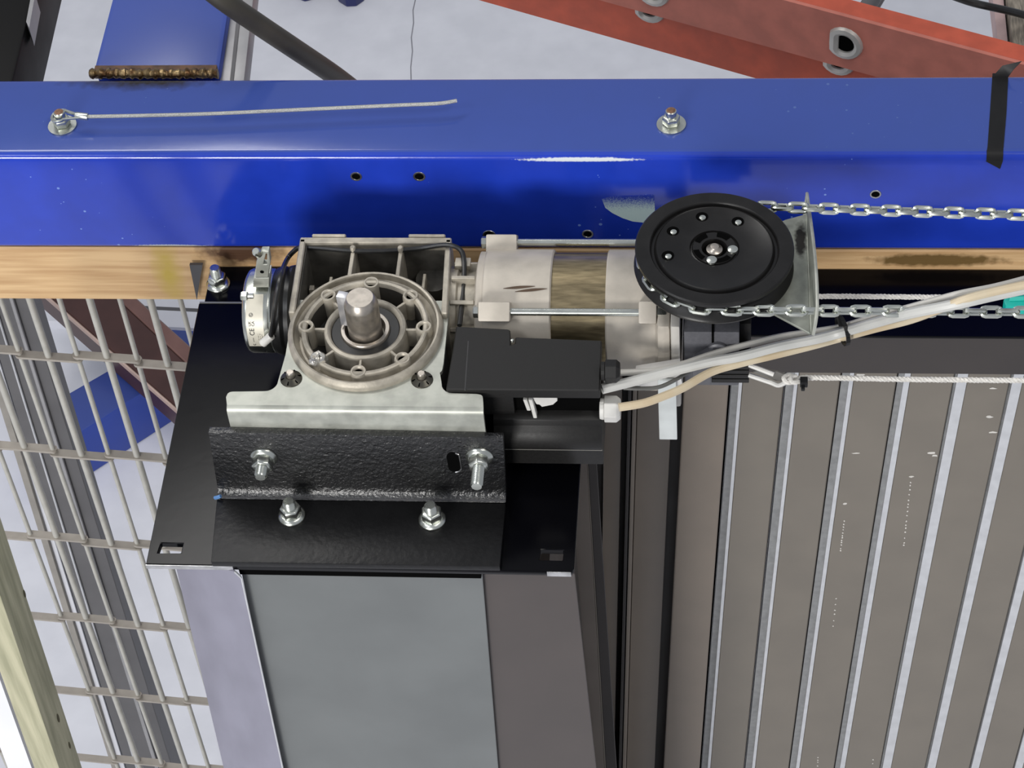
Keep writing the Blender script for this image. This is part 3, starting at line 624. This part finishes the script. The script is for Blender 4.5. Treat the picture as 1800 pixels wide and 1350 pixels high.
def walk(path, step):
    out = []; acc = 0; nxt = step / 2
    for a, b in zip(path, path[1:]):
        L2 = (b - a).length
        while acc + L2 >= nxt: t = (nxt - acc) / L2; out.append((a.lerp(b, t), (b - a).normalized())); nxt += step
        acc += L2
    return out
src = link_mesh().build('link', zinc, ch, org=(0, 0, 0)); first = True
for i, (p, t) in enumerate(walk(path, .0164)):
    tm = t; up = V((0, 0, 1)); side = up.cross(tm).normalized(); up = tm.cross(side)
    ang_ = .35 + (PI / 2 if i % 2 else 0)
    s2 = side * math.cos(ang_) + up * math.sin(ang_); u2 = tm.cross(s2)
    o = src if first else src.copy()
    if not first: COL.objects.link(o)
    first = False; o.parent = ch; o.matrix_local = Matrix.Translation(p - ORG[ch.name]) @ Matrix((tm, s2, u2)).transposed().to_4x4()

# ------------------------------------------------------------------ cables and cords
def cable(name, pts, r, mat, label, n=10):
    P = [at_z(*q) for q in pts]; o = MB().tube(P, r, n, 6).build(name, mat, org=P[0]); tag(o, label, 'cable', 'cables running to the right'); return o
zc0 = .125
def run(pts, zs):        # heights along the run, by knots
    out = []
    for x, y in pts:
        for (xa, za), (xb, zb) in zip(zs, zs[1:]):
            if xa <= x <= xb: out.append((x, y, za + (zb - za) * (x - xa) / (xb - xa))); break
    return out
KN = [(1000, .130), (1430, .122), (1490, .128), (1560, .185), (1640, .236), (1900, .250)]
cable('power_cable', run([(1058, 684), (1110, 671), (1160, 658), (1200, 648), (1250, 636), (1300, 627), (1370, 609), (1430, 597), (1481, 584), (1540, 567), (1600, 551), (1680, 535), (1750, 519), (1830, 502)], KN), .0056, M('pale_grey_cable', (.50, .50, .475), .45, 0, .08, 20), 'thickest pale grey cable from the black control box to the upper right')
cable('sensor_cable', run([(1085, 655), (1150, 652), (1200, 640), (1250, 623), (1300, 609), (1370, 592), (1430, 583), (1481, 574), (1540, 556), (1600, 540), (1680, 518), (1750, 504), (1830, 483)], KN), .0036, cable_g, 'grey cable topmost of the bundle, from the black gland of the control box')
cable('signal_cable', run([(1088, 716), (1130, 709), (1165, 697), (1200, 682), (1250, 654), (1300, 639), (1370, 622), (1430, 607), (1481, 593), (1540, 577), (1600, 562), (1660, 540), (1700, 525), (1750, 512), (1830, 495)], [(1000, .128), (1430, .112), (1490, .114), (1560, .168), (1640, .225), (1700, .245), (1900, .256)]), .0046, cable_c, 'cream cable leaving the white gland of the control box')
cable('thin_wire', [(1096, 682, .112), (1130, 683, .112), (1160, 680, .112), (1190, 666, .112), (1216, 650, .112), (1240, 640, .11)], .0022, M('thin_grey_wire', (.13, .13, .12), .4), 'thin dark grey wire just below the pale cables by the hanging bar', 8)
ct = thing('cable_tie', at_z(1481, 585, .128), 'black cable tie round the pale cables, its tail sticking up', 'cable tie')
ring = []
cc = at_z(1481, 584, .1235); dr = (at_z(1500, 578, .119) - at_z(1460, 588, .119)).normalized(); sd = V((0, 0, 1)).cross(dr)
for i in range(16):
    a = 2 * PI * i / 16; ring.append(cc + sd * (.0168 * math.cos(a)) + V((0, 0, 1)) * (.0145 * math.sin(a) + .003))
mb = MB()
for i in range(16):
    p, q = ring[i], ring[(i + 1) % 16]; nrm = (q - p).cross(dr).normalized()
    mb.hexa([p + dr * .0022, q + dr * .0022, q - dr * .0022, p - dr * .0022, p + dr * .0022 + nrm * .0012, q + dr * .0022 + nrm * .0012, q - dr * .0022 + nrm * .0012, p - dr * .0022 + nrm * .0012])
mb.build('tie_band', tape, ct)
mb = MB(); a_, b2 = at_z(1479, 573, .134), at_z(1472, 548, .142); mb.obox((a_ + b2) / 2, (b2 - a_) / 2, V((.0027, 0, 0)), V((0, 0, .0008))).build('tie_tail', tape, ct)
def cord(pts, r, label, name='pull_cord'):
    P = [at_z(*q) for q in pts]; t = thing(name, P[0], label, 'cord', 'white pull cords'); mb = MB()
    # three laid strands
    S = spline(P, 4); dist = [0]
    for a, b in zip(S, S[1:]): dist.append(dist[-1] + (b - a).length)
    tot = dist[-1]; n = int(tot / .0022); fine = []
    k = 0
    for i in range(n + 1):
        s = tot * i / n
        while k < len(S) - 2 and dist[k + 1] < s: k += 1
        fine.append(S[k].lerp(S[k + 1], (s - dist[k]) / max(1e-9, dist[k + 1] - dist[k])))
    for st_ in range(3):
        Q = []
        for i, p in enumerate(fine):
            t2 = (fine[min(i + 1, n)] - fine[max(i - 1, 0)]).normalized(); sd = V((0, 0, 1)).cross(t2).normalized(); up = t2.cross(sd)
            a = 2 * PI * (i * .0022 / .0125 + st_ / 3); Q.append(p + (sd * math.cos(a) + up * math.sin(a)) * r * .5)
        mb.tube(Q, r * .56, 5)
    mb.build('twisted_strands', cord_m, t); return t
c1 = cord([(1395, 667, .108), (1415, 664, .108), (1430, 664, .108), (1500, 665, .107), (1600, 667, .106), (1830, 669, .106)], .0031, 'white twisted pull cord tied to the release handle, below the cables')
MB().tube([at_z(1396, 667, .108), at_z(1388, 660, .110), at_z(1378, 664, .112), at_z(1383, 672, .110), at_z(1396, 671, .108), at_z(1405, 668, .108)], .0028, 7, 5).tube([at_z(1405, 671, .11), at_z(1393, 672, .112), at_z(1390, 664, .113), at_z(1400, 662, .111)], .0026, 7, 4).build('knot', cord_m, c1)
kp = at_z(1413, 672, .110)
MB().box(kp - V((.004, .005, .003)), kp + V((.004, .004, .005))).box(kp - V((.003, .010, .003)), kp + V((.001, -.004, .001))).build('cord_clip', tape, c1, bevel=.001)
c2 = cord([(1324, 520, .09), (1428, 521, .09), (1500, 521, .09), (1600, 522, .09), (1700, 522, .09), (1740, 515, .09)], .0031, 'white twisted cord just above the lower chain, behind the cables')
tl = thing('terminal_plug', at_z(1785, 530, .15), 'teal green plastic plug at the right edge by the chain', 'plug')
MB().prism([at_z(x, y, .155) for x, y in ((1764, 526), (1772, 519), (1830, 517), (1830, 539), (1768, 538))], (0, 0, -.014)).build('plug_body', teal, tl, bevel=.0015)
MB().prism([at_z(x, y, .157) for x, y in ((1776, 522), (1800, 521), (1800, 526), (1774, 527))], (0, 0, -.002)).build('plug_latch', M('light_teal', (.05, .5, .42), .35), tl)

# ------------------------------------------------------------------ side folding door to the right
KT = .045
tk = thing('door_track', (.8, .17, -.07), 'black topped dark brown track beam along the head of the ribbed door', 'track')
MB().box((.232, .137, -.004), (1.4, YB + .001, 0)).build('track_lid', plate_black, tk, bevel=.0008, seg=1)
MB().box((.402, .1385, -.066), (1.4, .146, -.0045)).build('track_fascia', brown_dark, tk)
MB().box((.402, .147, -.06), (1.4, .236, -.0045)).build('track_core', brown_dark, tk)
YD = .165; ZT = -.06; ZBt = -2.58
dr_ = thing('folding_door', (.6, YD, -2.58), 'grey brown ribbed folding door with pale edge strips down the right side', 'door')
def lx(px, py=780, y=YD): p = at_y(px, py, y); return p.x + KT * (ZT - p.z)
def slab(x0, x1, y0, y1, zt=ZT, zb=ZBt):
    dx = V((KT * (zb - zt), 0, 0))
    off = KT * (zt - ZT)
    return MB().hexa([V((x0 + off, y0, zt)), V((x1 + off, y0, zt)), V((x1 + off, y1, zt)), V((x0 + off, y1, zt)), V((x0 + off, y0, zb)) + dx, V((x1 + off, y0, zb)) + dx, V((x1 + off, y1, zb)) + dx, V((x0 + off, y1, zb)) + dx])
rib_edges = [(1272.5, 1278, 1290, 1295.6), (1367, 1371, 1384, 1390), (1462, 1465, 1477, 1484), (1558, 1561, 1570, 1580), (1655, 1657, 1660, 1677.5), (1751, 1752.5, 1755, 1772), (1845, 1846, 1848, 1864), (1938, 1939, 1940, 1956)]
for i, (d0, g0, l0, e0) in enumerate(rib_edges):
    x0 = lx(e0); x1 = lx(rib_edges[i + 1][0]) if i + 1 < len(rib_edges) else x0 + .055
    pn = slab(x0, x1, YD, YD + .030).build('slat', brown, dr_, bevel=.0012, seg=1)
    slab(lx(l0), x0, YD - .002, YD + .02).build('edge_strip', edge_light, pn)
    slab(lx(g0), lx(l0), YD + .006, YD + .02).build('gasket', gasket, pn)
    slab(lx(d0), lx(g0), YD + .022, YD + .024).build('gap_liner', hole, pn)
specks = M('dried_plaster', (.6, .58, .54), .8)
mb = MB()
def speck(px, py, r, ry=None):
    p = at_y(px, py, YD - .0004); ry = ry or r; k = 8; f = [random.uniform(.6, 1.2) for _ in range(k)]
    vs = [p + V((r * f[i] * math.cos(2 * PI * i / k), 0, ry * f[i] * math.sin(2 * PI * i / k))) for i in range(k)]
    mb.prism(vs, (0, .0003, 0))
for px, py, r, ry in ((1637, 796, .006, .0025), (1643, 801, .004, .002), (1740, 733, .004, .003), (1745, 760, .005, .002), (1505, 797, .005, .0014), (1602, 838, .004, .002), (1513, 659, .005, .002), (1485, 886, .003, .0025), (1745, 683, .005, .0015), (1262, 812, .002, .002)): speck(px, py, r, ry)
for x0_, y0_, x1_, y1_, n in ((1484, 916, 1477, 972, 12), (1601, 845, 1588, 965, 16), (1260, 868, 1259, 925, 9), (1470, 1050, 1464, 1105, 6), (1438, 1330, 1437, 1349, 4), (1535, 1333, 1534, 1345, 2)):
    for i in range(n):
        t = (i + random.random() * .6) / n; speck(x0_ + (x1_ - x0_) * t, y0_ + (y1_ - y0_) * t, .0011, .0016)
o = mb.build('plaster_specks', specks, dr_); o['kind'] = 'stuff'
# jamb folds left of the ribs
jamb_m = M('jamb_brown_coating', (.215, .178, .142), .42, 0, .07, 12, .04, 700)
jb = thing('door_jamb', (.3, .2, -2.58), 'folded brown steel door jamb left of the ribbed slats', 'door jamb')
for x0_, x1_, y0_, y1_, mt, nm in ((1197, 1273, -.004, .02, jamb_m, 'jamb_post'), (1118, 1178, .022, .05, jamb_m, 'jamb_panel'), (1102, 1108, .010, .04, brown_dark, 'jamb_rib'), (1110, 1117, .006, .04, jamb_m, 'jamb_rib'), (1060, 1091, .028, .05, jamb_m, 'jamb_panel'), (1022, 1060, .05, .07, brown_dark, 'jamb_panel'), (1010, 1280, .072, .078, brown_dark, 'jamb_back')):
    slab(lx(x0_), lx(x1_), YD + y0_, YD + y1_).build(nm, mt, jb, bevel=.003 if nm == 'jamb_post' else .001, seg=3)
# ------------------------------------------------------------------ casing under the plate
YP = -.188
cs = thing('steel_casing', (0, YP, -2.58), 'tall sheet metal casing below the black plate, grey front panel', 'casing')
FOLD = M('fold_brown', (.16, .135, .115), .45, .1, .08, 12)
def folds():
    for pts, mt in (([(985, 770), (1029, 770), (1062, 1350), (1020, 1350)], FOLD), ([(1029, 770), (1031, 770), (1065, 1350), (1062, 1350)], brown), ([(1031, 770), (1046, 770), (1084, 1350), (1065, 1350)], brown_dark)):
        quad(pts, .112, .003, 'side_fold', mt)
MB().box((-.12, -.17, -2.58), (.195, .10, -.03)).build('casing_core', M('inner_brown_sheet', (.05, .042, .038), .5), cs)
def quad(pts, y, ydep, name, mat, bev=.0006):
    P = [at_y(px, py, y) for px, py in pts]           # top-left, top-right, bottom-right, bottom-left
    k = (ZBt - P[0].z) / (P[3].z - P[0].z); P[3] = P[0].lerp(P[3], k); k = (ZBt - P[1].z) / (P[2].z - P[1].z); P[2] = P[1].lerp(P[2], k)
    for p in P: p.y = y
    return MB().hexa(P + [p + V((0, ydep, 0)) for p in P]).build(name, mat, cs, bevel=bev, seg=1)
quad([(425, 1009), (848, 1009), (876, 1350), (494, 1350)], YP, .003, 'front_panel', greysheet)['label'] = 'dull dark grey front panel'
quad([(848, 1009), (1010, 1009), (1048, 1350), (876, 1350)], YP + .006, .003, 'side_panel', M('brown_grey_sheet', (.058, .047, .043), .38, .1, .1, 9, .01, 40))['label'] = 'brown grey panel at the right'
folds()
P = [at_y(x, y, YP - .008) for x, y in ((300, 1002), (412, 1002), (424, 1013), (497, 1350), (384, 1350))]
def ext(a, b): return a.lerp(b, (ZBt - a.z) / (b.z - a.z))
Q = [P[0], P[1], P[2], ext(P[2], P[3]), ext(P[0], P[4])]
for p in Q: p.y = YP - .010
Q[0].y = Q[4].y = YP + .01
MB().prism(Q, (0, .0025, 0)).build('left_flange', lavender, cs)['label'] = 'pale lavender grey aluminium flange at the left'
MB().tube([Q[1] + V((.0006, -.0002, 0)), Q[2] + V((.0006, -.0002, 0)), Q[3] + V((.0006, -.0002, 0))], .0011, 6).build('flange_edge', edge_light, cs)
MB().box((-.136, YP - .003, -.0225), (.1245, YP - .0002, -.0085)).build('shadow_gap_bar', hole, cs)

# ------------------------------------------------------------------ grille on the left
GR = V((-.42, .30, 0)); 
def gy(x): return .295 - .085 * (x + .42)
def on_gr(px, py):      # on the grille's vertical plane y = gy(x)
    d = ray(px, py); t = (gy(CAM.x) - CAM.y) / (d.y + .085 * d.x); return CAM + d * t
gr = thing('folding_grille', (-.42, .30, -2.58), 'pale grey security grille of upright rods joined by flat links', 'grille')
rods = []
for k, px in enumerate((-48, 4, 55, 107, 160, 213, 266, 319)):
    p = on_gr(px, 534); rods.append((p.x, p.y))
dxr = rods[7][0] - rods[6][0]
for j in range(1, 4): x = rods[7][0] + dxr * j; rods.append((x, gy(x)))
for j in range(1, 4): x = rods[0][0] - dxr * j; rods.insert(0, (x, gy(x)))
# index 3 in this list is px -48 (thick), px 4 thin, 55 thick ...
for k, (x, y) in enumerate(rods):
    thick = k % 2 == 1
    MB().cyl((x, y, -2.55), (x, y, -.066), .0047 if thick else .0034, n=12).build('rod', grille_m, gr)
zrow0 = on_gr(30, 618).z
rng_rows = [zrow0 - .204 * i for i in range(12)]
thin = [k for k in range(len(rods)) if k % 2 == 0]
lsrc = None
def stad(a, b, z, w_, th):
    d = (b - a).normalized(); s_ = V((-d.y, d.x, 0)); P = []
    for i in range(7): t = -PI / 2 + i * PI / 6; P.append(b + d * w_ * math.cos(t) + s_ * w_ * math.sin(t))
    for i in range(7): t = PI / 2 + i * PI / 6; P.append(a + d * w_ * math.cos(t) + s_ * w_ * math.sin(t))
    return [V((p.x, p.y, z)) for p in P]
for i, z in enumerate(rng_rows):
    for j, (k0, k1) in enumerate(zip(thin, thin[1:])):
        a = V((*rods[k0], 0)); b = V((*rods[k1], 0)); hi = j % 2 == 1
        MB().prism(stad(a, b, z + (.0038 if hi else -.0038), .0062, 0), (0, 0, -.0035)).build('link', link_m, gr)
# ------------------------------------------------------------------ behind the grille
gpst = thing('aluminium_post', (-.62, .62, -2.6), 'dark grey aluminium post behind the rods of the grille', 'post')
yq = .62
def col(p0, p1, y0, y1, name, mat, par, zt=.0):
    xa, xb = at_y(p0, 760, y0).x, at_y(p1, 760, y0).x
    return MB().box((xa, y0, -2.6), (xb, y1, zt)).build(name, mat, par, bevel=.001, seg=1)
def lean(t0, t1, b0, b1, y0, y1, name, mat, par):       # edges at the heights seen at the head and foot of the frame
    q = []
    for yy in (y0, y1):
        for (pa_, pb_) in ((t0, b0), (t1, b1)):
            A, B = at_y(pa_, 533, y0), at_y(pb_, 1350, y0); k = (-.02 - A.z) / (B.z - A.z); T = A.lerp(B, k); k = (-2.58 - A.z) / (B.z - A.z); G = A.lerp(B, k)
            q += [V((T.x, yy, T.z)), V((G.x, yy, G.z))]
    a, b, c, d, e, f, g, h = q
    return MB().hexa([a, c, d, b, e, g, h, f]).build(name, mat, par, bevel=.001, seg=1)
lean(-31, 50, 222, 303, yq, yq + .05, 'post_body', dgrey, gpst)
lean(-13, -9, 238, 242, yq - .004, yq, 'bright_bead', edge_light, gpst)
lean(18, 25, 272, 279, yq - .006, yq, 'groove_bead', mgrey, gpst)
fr = thing('window_frame_post', (-.7, .62, -2.6), 'pale beige frame post left of the dark grey post behind the grille', 'post')
lean(-57, -44, 196, 208, yq + .005, yq + .05, 'frame_edge', M('beige_frame', (.30, .28, .25), .5), fr)
lean(-43, -33, 209, 220, yq + .012, yq + .05, 'frame_bead', white_sheet, fr)
# blue box beam lying on the floor
ZFL = -2.6
bf = thing('loose_box_beam', at_z(200, 720, -2.55), 'blue box beam lying on the floor behind the grille', 'beam')
zt3 = ZFL + .165
A_, B_, C_, D_ = [at_z(*q, zt3) for q in ((60, 811), (296, 661), (250, 616), (38, 738))]
MB().hexa([A_, B_, C_, D_] + [p + V((0, 0, -.165)) for p in (A_, B_, C_, D_)]).build('beam_body', blue2, bf, bevel=.008)
# red-brown steel channel on the floor
mf = thing('loose_steel_channel', at_z(220, 620, -2.5), 'red brown steel channel lying slantwise behind the grille', 'beam')
zt4 = ZFL + .27
def chan(pts, dz_, name, mat):
    P = [at_z(x, y, zt4) for x, y in pts]; MB().hexa(P + [p + V((0, 0, dz_)) for p in P]).build(name, mat, mf, bevel=.004, seg=1)
chan([(30, 471), (150, 471), (385, 692), (345, 746)], -.10, 'channel_web', maroon)
chan([(150, 471), (182, 471), (412, 678), (385, 692)], -.04, 'channel_flange', maroon2)
chan([(24, 471), (30, 471), (345, 746), (339, 746)], -.02, 'channel_edge', M('lit_edge', (.45, .33, .28), .5))  # pale strip paints in the light along the channel's edge
wp_ = thing('floor_strip', at_z(60, 548, ZFL + .03), 'white strip lying across the floor behind the grille', 'strip')
a_, b2 = at_z(20, 546, ZFL + .03), at_z(420, 566, ZFL + .03)
u = (b2 - a_); s_ = V((-u.y, u.x, 0)).normalized()
MB().obox((a_ + b2) / 2 - V((0, 0, .02)), u / 2, s_ * .03, V((0, 0, .02))).build('strip_body', white_sheet, wp_, bevel=.004)
MB().obox((a_ + b2) / 2 + V((0, .045, -.03)), u / 2, s_ * .012, V((0, 0, .012))).build('strip_lip', dgrey, wp_)
# blue foot beyond
bf2 = thing('far_beam_end', at_z(310, 590, ZFL + .1), 'small blue beam end beyond the red brown channel', 'beam')
P = [at_z(x, y, ZFL + .12) for x, y in ((296, 578), (430, 586), (450, 640), (345, 640))]
MB().hexa(P + [p + V((0, 0, -.11)) for p in P]).build('beam_body', blue2, bf2, bevel=.006)

# ------------------------------------------------------------------ timber batten, lower left, in front of the grille
bt_ = thing('timber_batten', (-.37, -.29, -2.6), 'green stained timber batten standing at the lower left corner', 'timber')
a0, a1 = at_y(0, 1045, -.3), at_y(104, 1350, -.3); l0, l1 = at_y(0, 1142, -.3), at_y(60, 1350, -.3)
sl = (a1 - a0) / (a1.z - a0.z)
def down(p, z): return V((p.x + sl.x * (z - p.z), p.y, z))
wB = (a1 - l1).x; bk = at_x(150, 1350, a1.x)
dp = bk.y + .3; top, bot = down(a1, .6), down(a1, -2.6)
MB().hexa([top, top + V((-wB, 0, 0)), top + V((-wB, dp, 0)), top + V((0, dp, 0)), bot, bot + V((-wB, 0, 0)), bot + V((-wB, dp, 0)), bot + V((0, dp, 0))]).build('batten', green_wood, bt_, bevel=.0015)
kn = MB()
for px, py, r in ((27, 1043, .004), (100, 1262, .005), (124, 1310, .004)):
    q = at_x(px, py, a1.x + .0006 + 0)
    kn.prism([V((down(a1, q.z).x + .0004, q.y + r * .6 * math.cos(t), q.z + r * 1.6 * math.sin(t))) for t in [i * PI / 5 for i in range(10)]], (-.0003, 0, 0))
kn.build('knots', M('wood_knot', (.07, .06, .025), .7), bt_)
ws = thing('white_panel', (-.42, -.2, -2.6), 'white sheet panel edge standing behind the timber batten', 'panel')
w0 = at_y(60, 1350, -.22); w1 = at_y(28, 1350, -.22)
xr_ = at_y(60, 1340, -.22).x
MB().hexa([V((xr_ - .010, -.22, .3)), V((xr_ + .02, -.22, .3)), V((xr_ + .02, -.21, .3)), V((xr_ - .010, -.21, .3)), V((xr_ - .118, -.22, -2.6)), V((xr_ - .09, -.22, -2.6)), V((xr_ - .09, -.21, -2.6)), V((xr_ - .118, -.21, -2.6))]).build('sheet', white_sheet, ws)

# ------------------------------------------------------------------ ladder behind the beam
ZL = -.26
ld = thing('extension_ladder', at_z(1485, 75, ZL), 'red fibreglass extension ladder lying flat behind the blue beam', 'ladder')
p1, p2 = at_z(1485, 75, ZL), at_z(1148, -17, ZL)
u = (p1 - p2); stp = u.length; u.normalize(); back = V((-u.y, u.x, 0)); upv = V((0, 0, 1))
def rail(c, hh, name, mat, flm, par, flw=.032):
    L2 = 1.6
    o = MB().obox(c + back * .003, u * L2, back * .003, upv * hh).build(name, mat, par)
    MB().obox(c + back * (flw / 2 + .006) + upv * (hh - .002), u * L2, back * (flw / 2), upv * .0022).obox(c + back * (flw / 2 + .006) - upv * (hh - .002), u * L2, back * (flw / 2), upv * .002).build('rail_flange', flm, o, bevel=.001, seg=1)
    return o
HR = .048
def rung(c, L2, par):
    # D-shaped hollow rung end with a flared collar
    def D(r, h_, k=.55, n=20):
        P = []
        for i in range(n):
            a = 2 * PI * i / n; x = r * math.cos(a); x = max(x, -r * k); P.append((x, r * math.sin(a)))
        return [c + u * x + upv * y - back * h_ for x, y in P]
    mb = MB(); rings = [D(.0150, -.002), D(.0158, .004), D(.0205, .007, .72), D(.0262, .005, .82), D(.028, .0, .85)]
    n = 20
    mb.add([p for r in rings for p in r], [(k * n + i, k * n + (i + 1) % n, (k + 1) * n + (i + 1) % n, (k + 1) * n + i) for k in range(len(rings) - 1) for i in range(n)])
    o = mb.build('rung_end', M('rung_aluminium', (.50, .49, .46), .45, .5), par)
    mb = MB(); r0 = D(.0137, -.004); r1 = D(.0137, -.36)
    mb.add(r0 + r1, [(i, (i + 1) % n, n + (i + 1) % n, n + i) for i in range(n)] ).build('rung', dgrey, o)
    MB().prism(D(.0150, .0012), back * .0005).build('rung_bore', hole, o)
r1_ = rail(p1 + u * 0, HR, 'rail', red1, red2, ld)
for k in (-2, -1, 0, 1): rung(p1 + u * stp * k, .36, r1_)
off = V((0, 0, -.036)) - back * .016
p1b = at_z(1468, 113, ZL - .045) + back * 0
r2_ = rail(p1b - upv * .024 + back * .012, HR * .92 + .014, 'rail', red2, red2, ld)
for k in (-2, -1, 0, 1): rung(p1b + back * .012 + u * stp * k, .36, r2_)
# ------------------------------------------------------------------ other things behind the beam
hs = thing('hose', at_z(480, 70, -.3), 'thick dark hose slanting down behind the blue beam', 'hose')
MB().tube([at_z(330, -50, .30), at_z(388, -3, .27), at_z(450, 40, .22), at_z(520, 87, .15), at_z(590, 134, .05), at_z(650, 180, -.08)], .0125, 14, 5).build('hose_body', olive, hs)
sa = thing('angle_profile', at_z(415, 60, .04), 'pale grey aluminium profile standing beside the stub beam', 'profile')
P = [at_z(x, y, .16) for x, y in ((386, 142), (429, 142), (456, -100), (416, -100))]
MB().hexa(P + [p + V((0, 0, -.03)) for p in P]).build('profile_face', mgrey, sa, bevel=.001)
P = [at_z(x, y, .1615) for x, y in ((404, 142), (410, 142), (436, -100), (430, -100))]
MB().hexa(P + [p + V((0, 0, -.002)) for p in P]).build('profile_groove', dgrey, sa)
bkb = thing('black_girder', at_z(10, 60, .02), 'black steel girder crossing the top left corner', 'beam')
P = [at_z(x, y, .1) for x, y in ((-150, 200), (8, 200), (85, -120), (-60, -120))]
MB().hexa(P + [p + V((0, 0, -.1)) for p in P]).build('girder_body', M('black_girder_paint', (.004, .0038, .0036), .5, spec=.15), bkb, bevel=.004)
P = [at_z(x, y, .105) for x, y in ((46, 38), (51, 49), (62, -10), (55, -10))]
MB().hexa(P + [p + V((0, 0, -.03)) for p in P]).build('girder_fin', mgrey, bkb)
for i, (pts, lab_) in enumerate(((((505, -30), (512, -2), (528, 4), (544, 0), (550, -30)), 'small dark blue floor bracket at the top edge, the left one of two'), (((580, -30), (588, 4), (602, 13), (620, 12), (634, 2), (640, -30)), 'larger dark blue floor bracket at the top edge, the right one of two'))):
    t = thing('floor_bracket', at_z(pts[2][0], pts[2][1] - 48, -2.55), lab_, 'bracket', 'floor brackets at the top edge')
    MB().prism([at_z(x, y - 45, -2.5) for x, y in pts], (0, 0, -.1)).build('foot_plate', M('navy_paint', (.012, .018, .11), .35), t, bevel=.006)
    MB().lathe([(.012, 0), (.012, .02)], at_z(pts[2][0] + 8, -62, -2.5), (0, 0, 1), 6).build('foot_nut', zinc, t)
wst = thing('wooden_stud', at_z(1772, 50, -.6), 'weathered wooden stud at the top right corner behind the ladder', 'timber')
P = [at_z(x, y, -.5) for x, y in ((1788, 140), (1820, 140), (1800, -80), (1762, -80))]
MB().hexa(P + [p + V((0, 0, -.05)) for p in P]).build('stud', M('old_wood', (.34, .30, .24), .7, 0, .3, 20, .1, 60, stretch=(20, 2, 2), col2=(.16, .14, .11)), wst, bevel=.001)
P = [at_z(x, y, -.52) for x, y in ((1762, 140), (1778, 140), (1756, -80), (1736, -80))]
MB().hexa(P + [p + V((0, 0, -.04)) for p in P]).build('pink_edge', M('pink_board', (.55, .40, .39), .6), wst)
P = [at_z(x, y, -.5) for x, y in ((1476, 60), (1492, 60), (1478, -80), (1462, -80))]
lath = thing('wooden_lath', at_z(1470, 0, -.6), 'wooden lath just showing above the ladder rail at the top edge', 'timber')
P2 = [at_z(x, y, -.62) for x, y in ((1440, 60), (1486, 60), (1466, -80), (1420, -80))]
MB().hexa(P2 + [p + V((0, 0, -.03)) for p in P2]).build('lath_face', M('lath_wood', (.40, .36, .26), .6, 0, .3, 30), lath)
MB().hexa([p + V((-.03, 0, .001)) if i in (0, 3) else p.lerp(P2[0 if i == 1 else 3], .75) + V((0, 0, .001)) for i, p in enumerate(P2)] + [p + V((-.03, 0, -.02)) if i in (0, 3) else p.lerp(P2[0 if i == 1 else 3], .75) + V((0, 0, -.02)) for i, p in enumerate(P2)]).build('lath_white_edge', white_sheet, lath)
tag(MB().tube([at_z(1640, -20, -.45), at_z(1700, 2, -.45), at_z(1740, 12, -.45), at_z(1768, 18, -.46), at_z(1800, 26, -.48), at_z(1850, 40, -.5)], .0062, 10, 4).build('loose_cable', rubber, org=at_z(1740, 12, -.45)), 'thin black cable reaching the wooden stud at the top right', 'cable')
